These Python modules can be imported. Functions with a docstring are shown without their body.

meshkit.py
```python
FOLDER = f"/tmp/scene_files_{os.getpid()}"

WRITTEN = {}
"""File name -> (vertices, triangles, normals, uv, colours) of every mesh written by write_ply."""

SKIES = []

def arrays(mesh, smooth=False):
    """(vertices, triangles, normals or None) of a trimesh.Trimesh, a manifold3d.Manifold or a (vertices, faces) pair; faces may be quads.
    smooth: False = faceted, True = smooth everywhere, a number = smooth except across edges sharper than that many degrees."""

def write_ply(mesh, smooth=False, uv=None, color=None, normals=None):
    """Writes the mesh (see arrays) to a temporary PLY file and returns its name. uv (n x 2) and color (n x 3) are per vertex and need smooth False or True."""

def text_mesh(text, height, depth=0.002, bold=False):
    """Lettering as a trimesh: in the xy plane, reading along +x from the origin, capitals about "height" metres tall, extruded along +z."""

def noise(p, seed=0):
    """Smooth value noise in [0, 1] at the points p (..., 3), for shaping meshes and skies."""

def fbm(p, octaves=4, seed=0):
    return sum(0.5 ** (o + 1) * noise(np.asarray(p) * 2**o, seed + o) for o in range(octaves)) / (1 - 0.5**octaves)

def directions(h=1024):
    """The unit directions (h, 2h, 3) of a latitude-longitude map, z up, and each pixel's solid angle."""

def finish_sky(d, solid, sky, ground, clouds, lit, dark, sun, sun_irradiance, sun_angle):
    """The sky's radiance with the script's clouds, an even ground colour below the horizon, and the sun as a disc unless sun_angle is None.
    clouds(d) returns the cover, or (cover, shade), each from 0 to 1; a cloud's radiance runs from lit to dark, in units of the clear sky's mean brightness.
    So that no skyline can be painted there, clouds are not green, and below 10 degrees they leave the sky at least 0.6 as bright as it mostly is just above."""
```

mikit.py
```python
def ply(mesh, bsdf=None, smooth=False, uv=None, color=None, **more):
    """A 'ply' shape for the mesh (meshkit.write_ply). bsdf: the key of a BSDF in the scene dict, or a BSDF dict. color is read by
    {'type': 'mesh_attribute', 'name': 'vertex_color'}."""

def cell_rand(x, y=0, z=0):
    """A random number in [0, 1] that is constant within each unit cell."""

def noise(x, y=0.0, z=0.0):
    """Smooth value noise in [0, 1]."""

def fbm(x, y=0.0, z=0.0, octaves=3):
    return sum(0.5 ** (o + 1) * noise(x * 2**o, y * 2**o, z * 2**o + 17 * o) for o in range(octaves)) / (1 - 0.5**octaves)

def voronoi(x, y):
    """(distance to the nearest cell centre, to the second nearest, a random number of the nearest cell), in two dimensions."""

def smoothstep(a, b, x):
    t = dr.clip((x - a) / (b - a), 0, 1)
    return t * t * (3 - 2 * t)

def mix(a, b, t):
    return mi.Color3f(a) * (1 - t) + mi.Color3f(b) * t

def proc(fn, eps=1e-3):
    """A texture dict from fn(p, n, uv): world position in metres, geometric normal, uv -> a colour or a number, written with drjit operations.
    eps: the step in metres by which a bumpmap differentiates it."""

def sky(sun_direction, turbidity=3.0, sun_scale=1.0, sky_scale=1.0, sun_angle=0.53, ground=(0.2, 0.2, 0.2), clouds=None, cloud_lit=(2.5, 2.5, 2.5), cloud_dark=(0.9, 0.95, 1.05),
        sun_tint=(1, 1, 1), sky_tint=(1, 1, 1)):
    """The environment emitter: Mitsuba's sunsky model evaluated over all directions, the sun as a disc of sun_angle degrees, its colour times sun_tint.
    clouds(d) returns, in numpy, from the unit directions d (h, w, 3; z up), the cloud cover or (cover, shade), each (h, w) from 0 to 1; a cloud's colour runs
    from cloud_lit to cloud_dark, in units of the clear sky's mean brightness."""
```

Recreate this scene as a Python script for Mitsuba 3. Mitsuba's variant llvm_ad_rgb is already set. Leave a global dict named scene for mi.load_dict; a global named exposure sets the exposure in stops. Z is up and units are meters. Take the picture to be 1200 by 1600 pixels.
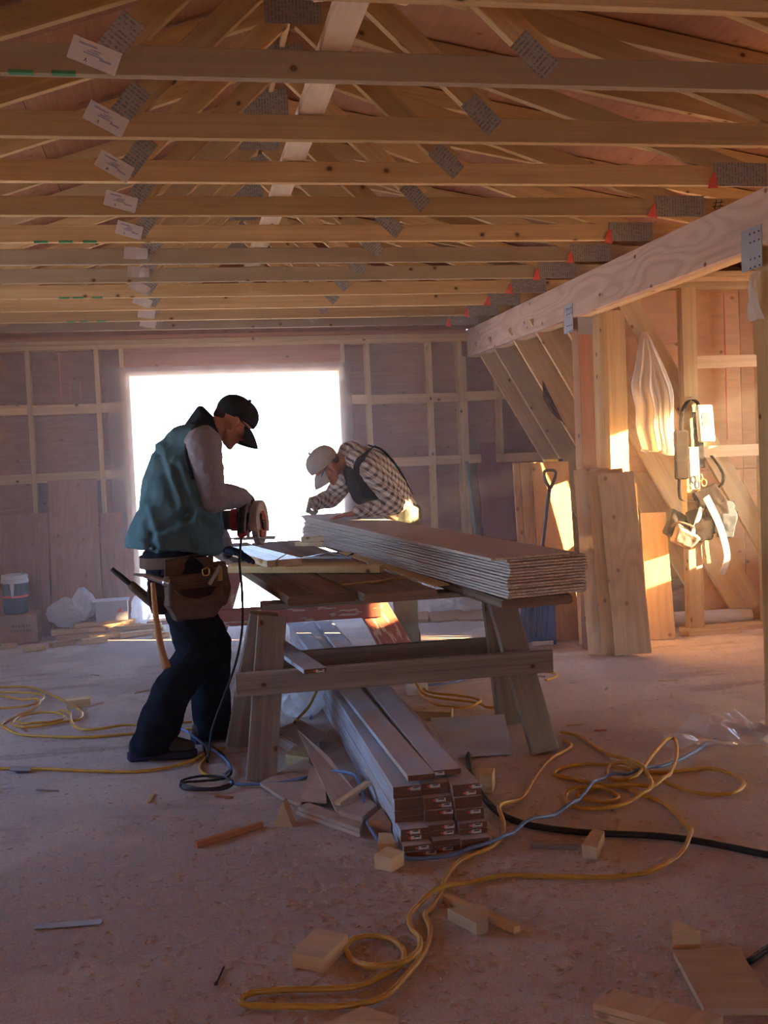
import math, random
import numpy as np, trimesh, manifold3d as m3
import drjit as dr, mitsuba as mi, mikit, meshkit
from mikit import noise, fbm, voronoi, cell_rand, smoothstep, mix

T = mi.ScalarTransform4f
rng = random.Random(7)
nrg = np.random.RandomState(7)
scene, labels = {}, {}

# ------------------------------------------------------------------ camera, sky, sun, exposure
CAM = np.array([0.0, 0.0, 1.42])
FWD = np.array([0.18568, 0.98135, -0.04968])
UP = np.array([0.05097, 0.04087, 0.99786])
scene['camera'] = {'type': 'perspective', 'fov': 2 * math.degrees(math.atan(600 / 1671.0)), 'fov_axis': 'x',
                   'near_clip': 0.05, 'far_clip': 500.0,
                   'to_world': T().look_at(origin=CAM.tolist(), target=(CAM + FWD).tolist(), up=UP.tolist())}
SUN = (0.93, -0.39, 0.285)
scene['sky'] = mikit.sky(SUN, turbidity=3.0, sun_scale=1.7, sky_scale=1.0, ground=(0.62, 0.68, 0.80), sun_angle=0.6, sun_tint=(1.0, 0.94, 0.84), sky_tint=(0.84, 0.95, 1.22))
exposure = 5.72

# ------------------------------------------------------------------ materials
def diffuse(c):
    return {'type': 'twosided', 'b': {'type': 'diffuse', 'reflectance': c if isinstance(c, dict) else {'type': 'rgb', 'value': list(c)}}}

def pr(c, rough=0.6, metal=0.0, spec=0.4, **k):
    c = c if isinstance(c, dict) else {'type': 'rgb', 'value': list(c)}
    return {'type': 'twosided', 'b': {'type': 'principled', 'base_color': c, 'roughness': rough, 'metallic': metal, 'specular': spec, **k}}

def lumber(light, dark, grey=0.0, knot=0.8, contrast=1.0):
    """Board grain in uv metres: u along the board, one block of 50 in u per board so that each board has a tone of its own."""
    def fn(p, n, uv):
        u, v = uv.x, uv.y
        board = dr.floor(u / 50)
        tone = cell_rand(board, 3)
        tone2 = cell_rand(board, 8)
        w = v + 0.02 * fbm(u * 1.3, v * 4, 3.0, 2)
        g = 0.55 * noise(u * 1.2, w * 70, 1.0) + 0.45 * noise(u * 5, w * 220, 5.0)
        broad = fbm(u * 0.6, w * 14, 2.0, 2)
        c = mix(light, dark, dr.clip(contrast * (0.75 * g + 0.7 * broad - 0.38), 0, 1))
        c = c * (0.80 + 0.34 * tone)
        c = mix(c, mi.Color3f(0.33, 0.30, 0.25) * (0.7 + 0.5 * g), grey + 0.55 * smoothstep(0.75, 0.95, tone2) * fbm(u * 0.8, v * 10, 9.0, 2))
        d, _, r = voronoi(u * 4.2, v * 5.2)
        k = (1 - smoothstep(0.035, 0.065, d)) * knot * smoothstep(0.66, 0.7, r)
        ring = (1 - smoothstep(0.06, 0.13, d)) * 0.35 * knot * smoothstep(0.66, 0.7, r)
        return mix(mix(c, mi.Color3f(0.30, 0.15, 0.06), ring), mi.Color3f(0.09, 0.04, 0.02), k)
    return mikit.proc(fn)

def plywood(light, dark, freq=1.0, knot=0.6, flame_amt=0.4):
    def fn(p, n, uv):
        u, v = uv.x, uv.y
        sheet = dr.floor(u / 50)
        tone = cell_rand(sheet, 4)
        f = fbm(u * 1.1 * freq, v * 5.5 * freq, 4.0, 3)
        flame = 0.5 + 0.5 * dr.sin(f * 46.0)
        g = noise(u * 3, v * 160, 2.0)
        big = fbm(u * 0.5, v * 1.6, 7.0, 3)
        c = mix(light, dark, dr.clip(flame_amt * flame * flame + 0.30 * g + 1.1 * (big - 0.35), 0, 1))
        c = c * (0.84 + 0.28 * tone)
        d, _, r = voronoi(u * 3.2, v * 4.2)
        k = (1 - smoothstep(0.025, 0.075, d)) * knot * smoothstep(0.35, 0.4, r)
        return mix(c, mi.Color3f(0.20, 0.08, 0.035), k)
    return mikit.proc(fn)

def mat(name, d):
    scene['mat_' + name] = d
    return 'mat_' + name

SPF = mat('spruce', diffuse(lumber((0.68, 0.50, 0.27), (0.48, 0.305, 0.135))))
PLANED = mat('planed_white_board', diffuse(lumber((0.84, 0.72, 0.56), (0.70, 0.56, 0.40), knot=.5)))
SPFP = mat('pale_spruce', diffuse(lumber((0.78, 0.60, 0.38), (0.60, 0.40, 0.20), knot=0.7)))
SPFG = mat('greyed_spruce', diffuse(lumber((0.46, 0.37, 0.25), (0.33, 0.25, 0.16), grey=.12)))
FIR = mat('red_fir', diffuse(lumber((0.56, 0.28, 0.15), (0.38, 0.16, 0.08))))
PLYR = mat('fir_plywood', diffuse(plywood((0.42, 0.225, 0.14), (0.28, 0.135, 0.08), flame_amt=.2)))
SCRAPP = mat('dusty_plywood', diffuse(plywood((0.62, 0.47, 0.38), (0.46, 0.32, 0.25), flame_amt=.25)))
PLYP = mat('pale_plywood', diffuse(plywood((0.76, 0.57, 0.38), (0.56, 0.37, 0.22), flame_amt=.3)))
PLYO = mat('orange_plywood', diffuse(plywood((0.74, 0.48, 0.26), (0.58, 0.33, 0.15), flame_amt=.22)))
BEAMM = mat('laminated_beam', diffuse(plywood((0.68, 0.51, 0.42), (0.50, 0.35, 0.275), 0.8, 0.9, .42)))
WEATH = mat('weathered_wood', diffuse(lumber((0.43, 0.385, 0.35), (0.19, 0.16, 0.14), grey=0.2, knot=0.8, contrast=1.4)))
WEATHD = mat('dark_weathered_wood', diffuse(lumber((0.33, 0.235, 0.18), (0.15, 0.10, 0.07), grey=0.08, knot=0.5, contrast=1.2)))
PLATE = mat('galvanised_plate', diffuse(mikit.proc(lambda p, n, uv: mix((0.40, 0.385, 0.355), (0.24, 0.225, 0.205),
        smoothstep(0.35, 0.65, 0.5 + 0.5 * dr.sin(uv.x * 420.0)) * smoothstep(0.2, 0.75, noise(uv.x * 65, uv.y * 190, 1.0))))))
BLK1 = mat('black_plastic', pr((0.022, 0.022, 0.026), .45))
GALV = mat('blue_galvanised_steel', pr((0.42, 0.47, 0.54), 0.4, 0.7))
PAPER = mat('white_paper', diffuse((0.78, 0.77, 0.78)))
INK = mat('dark_ink', diffuse((0.05, 0.05, 0.09)))
REDP = mat('red_tag', diffuse((0.78, 0.17, 0.14)))
GREENP = mat('green_paint', diffuse((0.10, 0.30, 0.16)))
WHITE = mat('white_cloth', diffuse((0.82, 0.77, 0.70)))

# ------------------------------------------------------------------ mesh helpers: a mesh is (vertices, triangles, uv or None)
def unit(a):
    a = np.asarray(a, float)
    return a / np.linalg.norm(a)

def cat(meshes):
    vs, fs, us, k = [], [], [], 0
    for m in meshes:
        vs.append(m[0]); fs.append(np.asarray(m[1]) + k); us.append(m[2] if m[2] is not None else np.zeros((len(m[0]), 2))); k += len(m[0])
    return np.vstack(vs), np.vstack(fs), np.vstack(us)

def offset_uv():
    return 50.0 * rng.randrange(1, 400) + rng.uniform(0, 20), rng.uniform(0, 20)

def sweep_profile(prof, a, b, wd, td, uo=None):
    """A straight prism of the convex profile [(along wd, along td)] from a to b, with uv in metres."""
    a, b = np.asarray(a, float), np.asarray(b, float)
    n, L = len(prof), np.linalg.norm(b - a)
    u0, v0 = uo or offset_uv()
    V, F, U, peri = [], [], [], 0.0
    P = [np.asarray(wd) * s + np.asarray(td) * r for s, r in prof]
    for i in range(n):
        j = (i + 1) % n
        e = np.linalg.norm(P[j] - P[i])
        k = len(V)
        V += [a + P[i], a + P[j], b + P[j], b + P[i]]
        U += [(u0, v0 + peri), (u0, v0 + peri + e), (u0 + L, v0 + peri + e), (u0 + L, v0 + peri)]
        F += [(k, k + 2, k + 1), (k, k + 3, k + 2)]
        peri += e
    for end, o in ((0, a), (1, b)):
        k = len(V)
        V += [o + q for q in P]
        U += [(u0 + 3 + s, v0 + 3 + r) for s, r in prof]
        F += [((k, k + i, k + i + 1) if end == 0 else (k, k + i + 1, k + i)) for i in range(1, n - 1)]
    V, F, U = np.array(V), np.array(F), np.array(U)
    if np.dot(np.cross(V[F[0][1]] - V[F[0][0]], V[F[0][2]] - V[F[0][0]]), V[F[0]].mean(0) - (a + b) / 2) < 0:
        F = F[:, ::-1]
    return V, F, U

def board(a, b, w, t, wdir=(0, 0, 1), ch=0.0, uo=None):
    """A board from a to b (centre line), w wide along wdir, t thick across."""
    ax = unit(np.asarray(b, float) - np.asarray(a, float))
    wd = np.asarray(wdir, float); wd = unit(wd - ax * np.dot(wd, ax)); td = np.cross(ax, wd)
    x, y = w / 2, t / 2
    if ch > 0:
        c = min(ch, 0.45 * min(w, t))
        prof = [(-x + c, -y), (x - c, -y), (x, -y + c), (x, y - c), (x - c, y), (-x + c, y), (-x, y - c), (-x, -y + c)]
    else:
        prof = [(-x, -y), (x, -y), (x, y), (-x, y)]
    return sweep_profile(prof, a, b, wd, td, uo)

def slab(x0, x1, y0, y1, z0, z1, along='x', ch=0.0, uo=None):
    c = ((x0 + x1) / 2, (y0 + y1) / 2, (z0 + z1) / 2)
    if along == 'x': return board((x0, c[1], c[2]), (x1, c[1], c[2]), z1 - z0, y1 - y0, (0, 0, 1), ch, uo)
    if along == 'y': return board((c[0], y0, c[2]), (c[0], y1, c[2]), x1 - x0, z1 - z0, (1, 0, 0), ch, uo)
    return board((c[0], c[1], z0), (c[0], c[1], z1), x1 - x0, y1 - y0, (1, 0, 0), ch, uo)

def prism(poly, ext, uo=None):
    """A convex planar polygon (n x 3) pushed along ext; uv along its first edge."""
    poly = np.asarray(poly, float); ext = np.asarray(ext, float)
    ax = unit(poly[1] - poly[0]); nn = unit(np.cross(poly[1] - poly[0], poly[2] - poly[0])); ay = np.cross(nn, ax)
    prof = [((q - poly[0]) @ ax, (q - poly[0]) @ ay) for q in poly]
    u0, v0 = uo or offset_uv()
    V, F, U = [], [], []
    n = len(poly)
    flip = np.dot(ext, nn) < 0
    for off, rev in ((np.zeros(3), True), (ext, False)):
        k = len(V)
        V += [q + off for q in poly]; U += [(u0 + s, v0 + r) for s, r in prof]
        for i in range(1, n - 1):
            F.append((k, k + i + 1, k + i) if rev != flip else (k, k + i, k + i + 1))
    L = np.linalg.norm(ext)
    for i in range(n):
        j = (i + 1) % n; k = len(V); e = np.linalg.norm(poly[j] - poly[i])
        V += [poly[i], poly[j], poly[j] + ext, poly[i] + ext]
        U += [(u0 + 5, v0 + 5), (u0 + 5 + e, v0 + 5), (u0 + 5 + e, v0 + 5 + L), (u0 + 5, v0 + 5 + L)]
        F += [(k, k + 2, k + 1), (k, k + 3, k + 2)] if flip else [(k, k + 1, k + 2), (k, k + 2, k + 3)]
    return np.array(V), np.array(F), np.array(U)

def spline(pts, step=0.02):
    """A Catmull-Rom curve through the points, in steps of about step."""
    P = np.asarray(pts, float)
    P = np.vstack([2 * P[0] - P[1], P, 2 * P[-1] - P[-2]])
    out = []
    for i in range(1, len(P) - 2):
        n = max(2, int(np.linalg.norm(P[i + 1] - P[i]) / step))
        t = np.linspace(0, 1, n, endpoint=False)[:, None]
        a, b, c, d = P[i - 1], P[i], P[i + 1], P[i + 2]
        out.append(0.5 * ((2 * b) + (c - a) * t + (2 * a - 5 * b + 4 * c - d) * t ** 2 + (3 * b - 3 * c + d - a) * t ** 3))
    return np.vstack(out + [P[-2][None]])

def tube(path, r, sides=8, squash=None):
    """A tube along a polyline, r a number or one per point; closed ends."""
    p = np.asarray(path, float)
    r = np.broadcast_to(np.asarray(r, float), (len(p),))
    t = np.gradient(p, axis=0); t /= np.linalg.norm(t, axis=1, keepdims=True) + 1e-12
    a = np.cross(t[0], [0, 0, 1.0] if abs(t[0][2]) < 0.9 else [1.0, 0, 0]); A = []
    for i in range(len(p)):
        a = a - t[i] * np.dot(a, t[i]); a /= np.linalg.norm(a) + 1e-12; A.append(a)
    A = np.array(A); Bn = np.cross(t, A)
    ang = np.arange(sides) * 2 * np.pi / sides
    V = p[:, None] + r[:, None, None] * (np.cos(ang)[None, :, None] * A[:, None] + np.sin(ang)[None, :, None] * Bn[:, None])
    n = len(p); V = np.vstack([V.reshape(-1, 3), p[:1], p[-1:]])
    i, j = np.meshgrid(np.arange(n - 1), np.arange(sides), indexing='ij'); j2 = (j + 1) % sides
    q = np.stack([i * sides + j, i * sides + j2, (i + 1) * sides + j2, (i + 1) * sides + j], -1).reshape(-1, 4)
    F = [q[:, [0, 1, 2]], q[:, [0, 2, 3]]]
    k = np.arange(sides); k2 = (k + 1) % sides
    F += [np.stack([k * 0 + n * sides, k2, k], 1), np.stack([k * 0 + n * sides + 1, (n - 1) * sides + k, (n - 1) * sides + k2], 1)]
    return V, np.vstack(F), None

def ribbon(path, wdir, w, t=0.004):
    """A flat strap along a path, w wide along wdir (one vector or one per point), t thick."""
    p = np.asarray(path, float); n = len(p)
    tg = np.gradient(p, axis=0); tg /= np.linalg.norm(tg, axis=1, keepdims=True) + 1e-12
    wd = np.broadcast_to(np.asarray(wdir, float), (n, 3)); wd = wd - tg * (wd * tg).sum(1, keepdims=True); wd = wd / (np.linalg.norm(wd, axis=1, keepdims=True) + 1e-12)
    nn = np.cross(tg, wd); w = np.broadcast_to(np.asarray(w, float), (n,))[:, None] / 2
    R = np.stack([p - wd * w - nn * t / 2, p + wd * w - nn * t / 2, p + wd * w + nn * t / 2, p - wd * w + nn * t / 2], 1)
    V = R.reshape(-1, 3)
    i, j = np.meshgrid(np.arange(n - 1), np.arange(4), indexing='ij'); j2 = (j + 1) % 4
    q = np.stack([i * 4 + j, i * 4 + j2, (i + 1) * 4 + j2, (i + 1) * 4 + j], -1).reshape(-1, 4)
    e = (n - 1) * 4
    return V, np.vstack([q[:, [0, 1, 2]], q[:, [0, 2, 3]], [[0, 2, 1], [0, 3, 2], [e, e + 1, e + 2], [e, e + 2, e + 3]]]), None

def lathe(prof, c, sides=32, axis=(0, 0, 1)):
    """Points (radius, height) turned about the axis through c."""
    axis = unit(axis); x = unit(np.cross(axis, (0, 1, 0) if abs(axis[1]) < 0.9 else (1, 0, 0))); y = np.cross(axis, x)
    ang = np.arange(sides) * 2 * np.pi / sides
    V = np.array([np.asarray(c) + axis * h + r * (np.cos(a) * x + np.sin(a) * y) for r, h in prof for a in ang])
    n = len(prof)
    i, j = np.meshgrid(np.arange(n - 1), np.arange(sides), indexing='ij'); j2 = (j + 1) % sides
    q = np.stack([i * sides + j, i * sides + j2, (i + 1) * sides + j2, (i + 1) * sides + j], -1).reshape(-1, 4)
    return V, np.vstack([q[:, [0, 1, 2]], q[:, [0, 2, 3]]]), None

def text_on(text, h, origin, xdir, ydir, depth=0.0008):
    """Lettering in the plane of xdir and ydir."""
    m = meshkit.text_mesh(text, h, depth)
    x, y = unit(xdir), unit(ydir); z = np.cross(x, y)
    v = np.asarray(m.vertices)
    return np.asarray(origin) + v[:, :1] * x + v[:, 1:2] * y + v[:, 2:] * z, np.asarray(m.faces), None

def key_for(name):
    if name not in scene and name not in labels and not any(k.startswith(name + '__') for k in scene):
        return name
    i = 1
    while True:
        k = f'{name}_{i:03d}'
        if k not in scene and k not in labels and not any(q.startswith(k + '__') for q in scene):
            return k
        i += 1

def tag(key, label=None, category=None, group=None, kind=None):
    labels[key] = {k: v for k, v in dict(label=label, category=category, group=group, kind=kind).items() if v}

def thing(name, label, category, group=None, kind=None):
    k = key_for(name)
    tag(k, label, category, group, kind)
    return k

COUNT = {}
def add(name, mesh, bsdf, parent=None, label=None, category=None, group=None, kind=None, smooth=False, color=None):
    """One entry of the scene; a part when parent is given."""
    if parent:
        full = f'{parent}__{name}'; i = COUNT.get(full, 0); COUNT[full] = i + 1
        key = full if i == 0 else f'{full}_{i:03d}'
    else:
        key = key_for(name)
    if isinstance(mesh, m3.Manifold):
        mm = mesh.to_mesh(); v, f, uv = np.array(mm.vert_properties[:, :3]), np.array(mm.tri_verts), None
    elif isinstance(mesh, tuple):
        v, f, uv = mesh
    else:
        v, f, uv = np.asarray(mesh.vertices), np.asarray(mesh.faces), None
    if smooth is not False and smooth is not True:
        uv = None
    scene[key] = mikit.ply((v, f), bsdf, smooth=smooth, uv=uv, color=color)
    if label or category or group or kind:
        tag(key, label, category, group, kind)
    return key

def ordinal(i):
    return ['first', 'second', 'third', 'fourth', 'fifth', 'sixth', 'seventh', 'eighth', 'ninth', 'tenth', 'eleventh', 'twelfth', 'thirteenth', 'fourteenth', 'fifteenth', 'sixteenth'][i]
# ------------------------------------------------------------------ the setting
def floor_colour(p, n, uv):
    base = mix((0.57, 0.485, 0.44), (0.46, 0.38, 0.345), fbm(p.x * 1.1, p.y * 1.1, 0.0, 4))
    streak = fbm(p.x * 3 + 4, p.y * 14, 1.0, 3)
    base = mix(base, (0.37, 0.275, 0.245), 0.75 * smoothstep(0.52, 0.75, streak) * smoothstep(0.4, 0.65, fbm(p.x * 0.8, p.y * 0.8, 6.0, 2)))
    dust = smoothstep(0.46, 0.62, fbm(p.x * 2.1 + 9, p.y * 2.1, 3.0, 4))
    c = mix(base, (0.67, 0.575, 0.50), 0.6 * dust)
    speck = smoothstep(0.72, 0.80, noise(p.x * 70, p.y * 70, 1.0)) * 0.5
    c = mix(c, (0.62, 0.48, 0.33), speck)
    fine = noise(p.x * 260, p.y * 260, 2.0)
    dark = smoothstep(0.86, 0.92, noise(p.x * 45 + 3, p.y * 60, 5.0)) * 0.55
    return mix(c, (0.16, 0.115, 0.10), dark * .35) * (0.86 + 0.28 * fine)

def floor_height(p, n, uv):
    return fbm(p.x * 35, p.y * 35, 0.0, 3) * 0.6 + noise(p.x * 180, p.y * 180, 3.0) * 0.4

FLOORM = mat('dusty_subfloor', {'type': 'twosided', 'b': {'type': 'bumpmap', 'arbitrary': mikit.proc(floor_height), 'scale': 0.008,
                                                         'b': {'type': 'diffuse', 'reflectance': mikit.proc(floor_colour)}}})
add('floor', slab(-3.2, 5.2, -3.0, 10.2, -0.05, 0.0), FLOORM, label='dusty plywood subfloor strewn with sawdust', kind='structure')

FY = 9.9      # the framing of the far wall begins here
W5 = 0.14
DX0, DX1, DZ1 = -0.40, 1.50, 2.255
# far wall: sheathing panels, plates, studs, blocking
tag('wall_far', 'far framed wall with bare plywood sheathing round the bright doorway', None, None, 'structure')
def panel(x0, x1, z0, z1):
    add('sheathing_panel', slab(x0 + .002, x1 - .002, FY + W5, FY + W5 + .012, z0 + .002, z1 - .002), PLYR, 'wall_far')
for x0, x1 in ((-3.2, -1.84), (-1.84, DX0 - .04)):
    panel(x0, x1, 0, 1.36); panel(x0, x1, 1.36, 2.62)
for x0, x1 in ((DX1 + .04, 2.71), (2.71, 3.9), (3.9, 5.2)):
    panel(x0, x1, 0, 1.36); panel(x0, x1, 1.36, 2.62)
panel(DX0 - .04, DX1 + .04, DZ1 + .04, 2.62)
add('bottom_plate', slab(-3.2, DX0 - .04, FY, FY + W5, 0, .038), SPF, 'wall_far')
add('bottom_plate', slab(DX1 + .04, 4.4, FY, FY + W5, 0, .038), SPF, 'wall_far')
for z in (2.505, 2.545, 2.585):
    add('top_plate', slab(-3.2, 2.744, FY, FY + W5, z, z + .038), FIR if z > 2.55 else SPF, 'wall_far')
for x in (-2.9, -2.45, -1.84, -1.27, -.68, DX0 - .06, 1.545, 1.78, 2.375, 2.67):
    add('stud', slab(x - .019, x + .019, FY - .001, FY + W5 - .001, .038, 2.505, 'z'), SPF, 'wall_far')
add('stud', slab(2.69, 2.727, FY, FY + W5 - .001, .038, 2.36, 'z'), SPF, 'wall_far')
add('stud', slab(3.03, 3.07, FY, FY + W5 - .001, .038, 2.36, 'z'), SPF, 'wall_far')
for xs in ((-2.88, -2.47), (-2.43, -1.86), (-1.82, -1.29), (-1.25, -.70), (-.66, DX0 - .08), (1.565, 1.76), (1.80, 2.355), (2.395, 2.65), (2.73, 3.03), (3.07, 3.7)):
    for z in (1.335, 1.94):
        j = rng.uniform(-.006, .006)
        add('blocking', slab(xs[0] + .001, xs[1] - .001, FY + .002, FY + W5 - .002, z + j, z + j + .085), SPF, 'wall_far')
for k, z in enumerate((DZ1 + .002,)):
    add('header', slab(DX0 - .04, DX1 + .04, FY + .004, FY + W5 - .002, z, 2.505), FIR, 'wall_far')
# gable above the plates, out of pale plywood
add('gable_panel', prism([(-3.2, FY + .06, 2.625), (5.2, FY + .06, 2.625), (5.2, FY + .06, 2.80), (.57, FY + .06, 3.66), (-3.2, FY + .06, 2.42)], (0, .012, 0)), PLYR, 'wall_far')
# door frame and the polyethylene sheet stapled over the doorway
tag('door_1', 'bright doorway in the far wall', None, None, 'structure')
add('jamb', slab(DX0 - .038, DX0, FY - .012, FY + W5 + .012, 0.0, DZ1, 'z'), SPFP, 'door_1')
add('jamb', slab(DX1, DX1 + .038, FY - .012, FY + W5 + .012, 0.0, DZ1, 'z'), SPFP, 'door_1')
add('head_jamb', slab(DX0 - .038, DX1 + .038, FY - .012, FY + W5 + .012, DZ1, DZ1 + .038), SPFP, 'door_1')
add('sill', slab(DX0 - .038, DX1 + .038, FY - .012, FY + W5 + .012, 0.001, .035), FIR, 'door_1')

# walls out of view: left, right with the window that lets the sun in, and rear with a wide opening
tag('wall_left', 'left wall sheathed in plywood, with a wide opening', None, None, 'structure')
LO = (4.5, 6.5, 0.60, 1.80)
for y0, y1, z0, z1 in ((-3.0, LO[0], 0, 3.2), (LO[1], 10.2, 0, 3.2), (LO[0], LO[1], 0, LO[2]), (LO[0], LO[1], LO[3], 3.2)):
    add('sheathing_panel', slab(-2.72, -2.70, y0, y1, z0, z1), PLYO, 'wall_left')
tag('wall_right', 'right wall of the dormer with a window opening', None, None, 'structure')
RX = 4.95
WY0, WY1, WZ0, WZ1 = 6.46, 7.0, 0.86, 2.08
# the window, and three gaps where boards are still missing, as (y0, y1, z0, z1)
HOLES = [(WY0, WY1, WZ0, WZ1), (5.41, 5.56, 1.44, 1.62), (5.60, 5.80, 2.03, 2.17), (6.13, 6.23, 1.40, 1.48), (3.3, 5.0, .03, .40), (7.07, 7.19, 1.70, 1.86)]
ys = sorted({-3.0, 10.2, *[h[0] for h in HOLES], *[h[1] for h in HOLES]})
for y0, y1 in zip(ys, ys[1:]):
    hs = [h for h in HOLES if h[0] <= y0 and h[1] >= y1]
    for z0, z1 in ([(0, hs[0][2]), (hs[0][3], 3.1)] if hs else [(0, 3.1)]):
        add('sheathing_panel', slab(RX, RX + .02, y0, y1, z0, z1), PLYO, 'wall_right')
tag('wall_rear', 'rear wall behind the viewer with a wide opening', None, None, 'structure')
BY = -2.4
RO = (-0.3, 1.0, 0.4, 1.2)
for x0, x1, z0, z1 in ((-3.2, RO[0], 0, 3.7), (RO[1], 5.2, 0, 3.7), (RO[0], RO[1], RO[3], 3.7), (RO[0], RO[1], 0, RO[2])):
    add('sheathing_panel', slab(x0, x1, BY, BY + .02, z0, z1), PLYO, 'wall_rear')

# roof sheathing in sheets
def roof_sheets(key, xa, za, xb, zb):
    ax = unit(np.array([xb - xa, 0, zb - za])); L = math.hypot(xb - xa, zb - za)
    nrm = np.array([-ax[2], 0, ax[0]]); nrm = nrm if nrm[2] > 0 else -nrm
    s, row = 0.0, 0
    while s < L - .01:
        e = min(s + 1.22, L)
        y, k = -3.0 - 1.22 * (row % 2), 0
        while y < 10.2:
            y1 = min(y + 2.44, 10.2)
            a = np.array([xa, 0, za]) + ax * (s + e) / 2 + nrm * .008
            add('sheathing_panel', board(a + [0, max(y, -3.0) + .0015, 0], a + [0, y1 - .0015, 0], e - s - .003, .013, ax), PLYR, key)
            y = y1
        s, row = e, row + 1
tag('ceiling', 'underside of the plywood roof sheathing above the trusses', None, None, 'structure')
roof_sheets('ceiling', .57, 3.425, -3.25, 2.15)
roof_sheets('ceiling', .57, 3.62, 5.25, 2.80)
FELT = mat('roofing_felt', diffuse((0.05, 0.05, 0.05)))
for xa, za, xb, zb in ((.57, 3.45, -3.3, 2.16), (.57, 3.648, 5.3, 2.82)):
    ax = unit((xb - xa, 0, zb - za)); mid = np.array([(xa + xb) / 2, 0, (za + zb) / 2])
    add('roofing_felt', board(mid + [0, -3.0, 0], mid + [0, 10.2, 0], math.hypot(xb - xa, zb - za), .004, ax), FELT, 'ceiling')
add('ridge_board', slab(.571, .595, -3.0, 10.0, 3.40, 3.66, 'y'), SPF, 'ceiling')

# ------------------------------------------------------------------ roof trusses
HC = 2.6105
PEAKX, PEAKZ = .56, 3.31
SL = 1 / 3.0
def plate_mesh(c, along, L, w, t=.0025):
    along = unit(along); return board(np.asarray(c) - along * L / 2, np.asarray(c) + along * L / 2, w, t, np.cross(along, (0, 1, 0)))

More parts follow.
